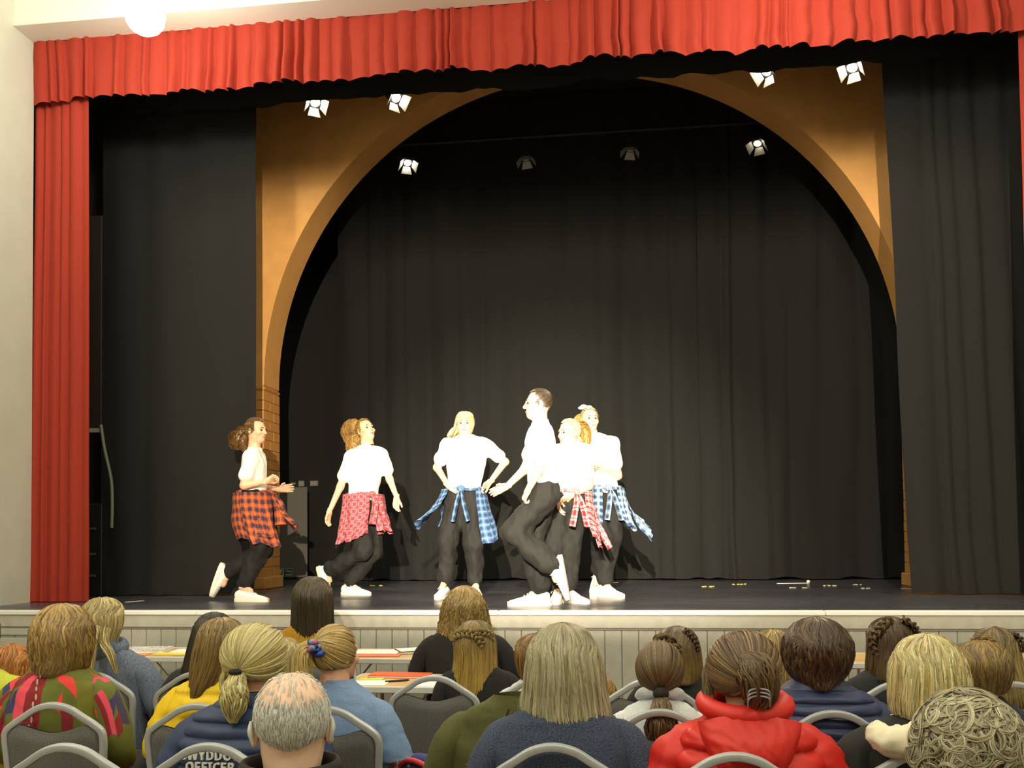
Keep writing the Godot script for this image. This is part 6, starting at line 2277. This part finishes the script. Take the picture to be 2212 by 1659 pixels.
	part("hair_clip", clip, std(rgb(150, 140, 150), 0.25, 0.3), t, false, "small translucent grey claw clip")
	var strap := Geo.new()
	strap.rows([PackedVector3Array([xf * Vector3(0.1, 0.43, 0.185), xf * Vector3(0.2, 0.3, 0.175), xf * Vector3(0.235, 0.2, 0.14)]), PackedVector3Array([xf * Vector3(0.125, 0.445, 0.19), xf * Vector3(0.225, 0.31, 0.178), xf * Vector3(0.255, 0.2, 0.14)])])
	part("bag_strap", strap, std(rgb(120, 72, 36), 0.6), t, false, "brown leather strap")
	# light brown head between red jacket and navy gilet
	t = sitter({"label": "girl with light brown hair glimpsed between red jacket and plain navy gilet", "head": Vector3(0.652, 1.029, 2.740), "hs": 0.95,
		"hair": func(g): hair_fall(g, px_rings([[50, 3], [44, 22], [28, 38], [2, 44], [-28, 44], [-55, 40], [-78, 30]], 473.0), {"n": 320, "cols": [rgb(150, 122, 70), rgb(174, 146, 90), rgb(122, 96, 54)], "seed": 281}),
		"top": {"called": "top", "mat": cloth(rgb(56, 58, 66)), "w": 1.0}})
	# plain navy gilet, short dark brown hair
	t = sitter({"label": "person with thick short dark brown hair in plain navy padded gilet", "head": Vector3(0.699, 1.142, 3.500), "wide": 1.1,
		"hair": func(g): hair_fall(g, px_rings([[66, 3], [60, 28], [45, 50], [22, 66], [0, 71], [-25, 70], [-48, 62], [-68, 46], [-82, 30]], 576.1), {"n": 560, "cols": [rgb(62, 42, 28), rgb(82, 58, 38), rgb(48, 33, 23), rgb(98, 72, 46)], "seed": 291, "wave": 0.006, "wl": 0.1, "drift": 0.3, "face": 116.0}),
		"top": {"called": "gilet", "mat": std(rgb(44, 54, 92), 0.5), "quilt": 0.046, "puff": 0.013, "w": 1.14, "d": 1.12, "sleeve": 1.0, "rumple": 0.005, "fold": 12.0}})
	xf = t.get_meta("xf")
	var st := Geo.new()
	for k in 5:
		st.tube(smooth_path(PackedVector3Array([xf * Vector3(0.235, 0.5 - k * 0.03, 0.075), xf * Vector3(0.27, 0.485 - k * 0.03, 0.05), xf * Vector3(0.288, 0.48 - k * 0.03, 0.01)]), 6), smooth_list([0.01, 0.012, 0.01], 6), 8)
	part("striped_sleeve", st, std(rgb(226, 226, 228), 0.8), t, false, "white stripes of sleeve")
	# dark brown braids
	t = sitter({"label": "girl with two plaits over dark brown hair in black top", "head": Vector3(1.170, 1.090, 2.740), "look": 0.15,
		"hair": func(g):
			hair_fall(g, px_rings([[49, 3], [43, 24], [28, 40], [2, 47], [-25, 45, -4], [-52, 40, -12], [-84, 32, -22]], 480.2), {"n": 400, "cols": deep, "seed": 301, "tip": rgb(96, 72, 44)})
			hair_braid(g, PackedVector3Array([Vector3(-0.03, 0.1, 0.06), Vector3(-0.075, 0.055, 0.075), Vector3(-0.1, 0.0, 0.05), Vector3(-0.085, -0.06, 0.06)]), 0.026, [rgb(104, 80, 50), rgb(66, 48, 32)], 302)
			hair_braid(g, PackedVector3Array([Vector3(0.03, 0.1, 0.06), Vector3(0.08, 0.065, 0.07), Vector3(0.1, 0.02, 0.05)]), 0.024, [rgb(92, 70, 44), rgb(62, 45, 30)], 303),
		"top": {"called": "top", "mat": cloth(rgb(38, 40, 44)), "w": 1.15}})
	# pale blonde, black jacket with cream fleece hood
	t = sitter({"label": "woman with pale blonde bob and black jacket with cream fleece hood", "head": Vector3(0.919, 1.141, 4.080), "look": 0.1, "lean": 0.06, "wide": 1.12,
		"hair": func(g): hair_fall(g, px_rings([[80, 4], [72, 32], [54, 54], [26, 70], [0, 77], [-32, 80], [-64, 80, -2], [-92, 74, -4]], 696.6), {"n": 660, "cols": [rgb(206, 190, 138), rgb(224, 212, 164), rgb(184, 164, 110), rgb(168, 140, 84)], "seed": 311, "face": 120.0, "w": 0.0056}),
		"top": {"called": "jacket", "mat": cloth(rgb(24, 25, 28), 0.8), "w": 1.22, "d": 1.12, "sleeve": 1.2, "rumple": 0.012}})
	xf = t.get_meta("xf")
	var fl := Geo.new()
	var fp := smooth_path(PackedVector3Array([xf * Vector3(-0.2, 0.585, 0.1), xf * Vector3(-0.165, 0.56, 0.16), xf * Vector3(-0.085, 0.585, 0.19), xf * Vector3(0.0, 0.605, 0.19), xf * Vector3(0.09, 0.6, 0.175), xf * Vector3(0.16, 0.6, 0.11)]), 40)
	fl.tube(fp, smooth_list([0.03, 0.046, 0.046, 0.048, 0.046, 0.03], 40), 20)
	rumple(fl, 0.012, 26.0)
	rumple(fl, 0.006, 80.0)
	part("fleece_trim", fl, std(rgb(226, 216, 192), 0.95), t, false, "cream fleece hood lining")
	# boy with short light brown hair
	t = sitter({"label": "boy with short sandy hair and navy collar beside the pale blonde bob", "head": Vector3(1.285, 1.067, 3.500), "hs": 0.97, "nod": -0.08,
		"hair": func(g): hair_fall(g, px_rings([[62, 3], [56, 26], [40, 46], [16, 57], [-8, 57], [-30, 50], [-50, 38]], 588.4), {"n": 460, "cols": [rgb(146, 116, 62), rgb(168, 136, 76), rgb(116, 88, 48)], "seed": 321, "tip": rgb(74, 54, 34), "w": 0.005, "face": 110.0, "drift": 0.25}),
		"top": {"called": "top", "mat": cloth(rgb(50, 54, 70)), "w": 1.1}})
	# long hair with small plaits, far side
	t = sitter({"label": "girl with long two-tone hair and half-up plaits", "head": Vector3(1.613, 1.047, 2.740), "look": -0.15,
		"hair": func(g):
			hair_fall(g, px_rings([[49, 3], [43, 24], [28, 40], [2, 46], [-26, 46, 4], [-55, 47, 8], [-90, 50, 14], [-130, 52, 18]], 486.6), {"n": 460, "cols": [rgb(96, 74, 46), rgb(116, 92, 58), rgb(76, 56, 36)], "seed": 331, "tip": rgb(186, 158, 96)})
			hair_braid(g, PackedVector3Array([Vector3(-0.1, 0.03, 0.03), Vector3(-0.07, 0.05, 0.085), Vector3(-0.04, 0.03, 0.11)]), 0.028, [rgb(156, 128, 66), rgb(92, 70, 42)], 332)
			hair_braid(g, PackedVector3Array([Vector3(0.06, 0.08, 0.06), Vector3(0.09, 0.05, 0.06), Vector3(0.1, 0.0, 0.06)]), 0.02, deep, 333),
		"top": {"called": "top", "mat": cloth(rgb(40, 42, 48)), "w": 1.1}})
	# curly grey hair, nearest
	t = sitter({"label": "woman with curly grey hair and dark top", "head": Vector3(0.718, 1.115, 5.000), "wide": 1.1, "hs": 0.8,
		"hair": func(g): hair_curls(g, Vector3(0, 0.0, 0.0), Vector3(0.102, 0.106, 0.104), 760, [rgb(150, 138, 108), rgb(180, 168, 136), rgb(118, 106, 82), rgb(200, 190, 160)], 341),
		"top": {"called": "top", "mat": cloth(rgb(58, 62, 74)), "w": 1.1}})
	# small head behind the ponytail woman's shoulder
	t = sitter({"label": "child with sandy hair peeping between the two blonde ponytails", "head": Vector3(-1.667, 0.984, 2.740), "hs": 0.88, "wide": 0.85,
		"hair": func(g): hair_fall(g, px_rings([[46, 3], [40, 20], [24, 33], [0, 37], [-25, 34], [-45, 24]], 443.0), {"n": 260, "cols": ash, "seed": 351}),
		"top": {"called": "top", "mat": cloth(rgb(90, 92, 96)), "w": 0.9}})
	things_by_seats()

func things_by_seats() -> void:
	# olive coat draped over a chair
	var g := garment({"w": 1.18, "d": 0.85, "rumple": 0.018, "fold": 6.0, "sleeve": 1.15})
	var at := Vector3(-0.422, 0.968, 3.740)
	var c := Geo.new()
	c.add(g, Transform3D(Basis(Vector3(1, 0, 0), Vector3(0, 0.92, 0), Vector3(0, 0, 0.8)), Vector3(0, -0.57, 0)))
	var t := thing("coat", "olive green coat draped over a chair beside the dark blue jumper", "coat", Vector3(at.x, at.y, at.z))
	part("shell", c, cloth(rgb(92, 92, 48), 0.85), t)
	var sm := Geo.new()
	sm.tube(PackedVector3Array([Vector3(-0.005, -0.01, 0.085), Vector3(-0.02, -0.05, 0.1), Vector3(-0.035, -0.09, 0.105)]), PackedFloat32Array([0.004, 0.004, 0.004]), 6)
	part("seam", sm, std(rgb(54, 54, 30), 0.9), t)
	# child's rucksack
	var b := thing("rucksack", "blue patterned rucksack with coral piping beside the light blue T-shirt girl", "bag", Vector3(-0.862, 0.567, 3.350))
	var rs := []
	for q in [[-0.12, 0.8], [-0.1, 0.97], [-0.02, 1.0], [0.05, 0.97], [0.09, 0.82], [0.11, 0.5], [0.118, 0.15]]:
		var ring := PackedVector3Array()
		for k in 28:
			var a := TAU * k / 28
			ring.append(Vector3(signf(cos(a)) * pow(absf(cos(a)), 0.6) * 0.085 * q[1], q[0], signf(sin(a)) * pow(absf(sin(a)), 0.6) * 0.06 * q[1]))
		rs.append(ring)
	var bg := Geo.new()
	bg.rows(rs, true)
	bg.cap(rs[0])
	bg.cap(rs[6], true)
	var bm := std(Color(1, 1, 1), 0.7)
	var im := Image.create(64, 64, false, Image.FORMAT_RGB8)
	im.fill(rgb(44, 56, 120))
	var r := RandomNumberGenerator.new()
	r.seed = 6
	for k in 34:
		im.fill_rect(Rect2i(r.randi() % 58, r.randi() % 58, 3 + r.randi() % 4, 2 + r.randi() % 4), [rgb(226, 72, 92), rgb(190, 190, 90), rgb(120, 150, 210), rgb(30, 36, 84)][r.randi() % 4])
	bm.albedo_texture = ImageTexture.create_from_image(im)
	tri(bm, 6.0)
	part("pouch", bg, bm, b)
	var pp := Geo.new()
	pp.tube(smooth_path(PackedVector3Array([Vector3(-0.075, 0.07, 0.03), Vector3(-0.04, 0.1, 0.045), Vector3(0.02, 0.09, 0.055), Vector3(0.07, 0.05, 0.05)]), 16), smooth_list([0.01, 0.012, 0.012, 0.01], 16), 8)
	part("piping", pp, std(rgb(232, 74, 84), 0.6), b, false, "coral zip edge")
	var ps := Geo.new()
	ps.ball(Vector3(0.05, -0.03, 0.062), Vector3(0.028, 0.03, 0.012), 12)
	part("patch", ps, std(rgb(236, 86, 104), 0.7), b, false, "coral patch")
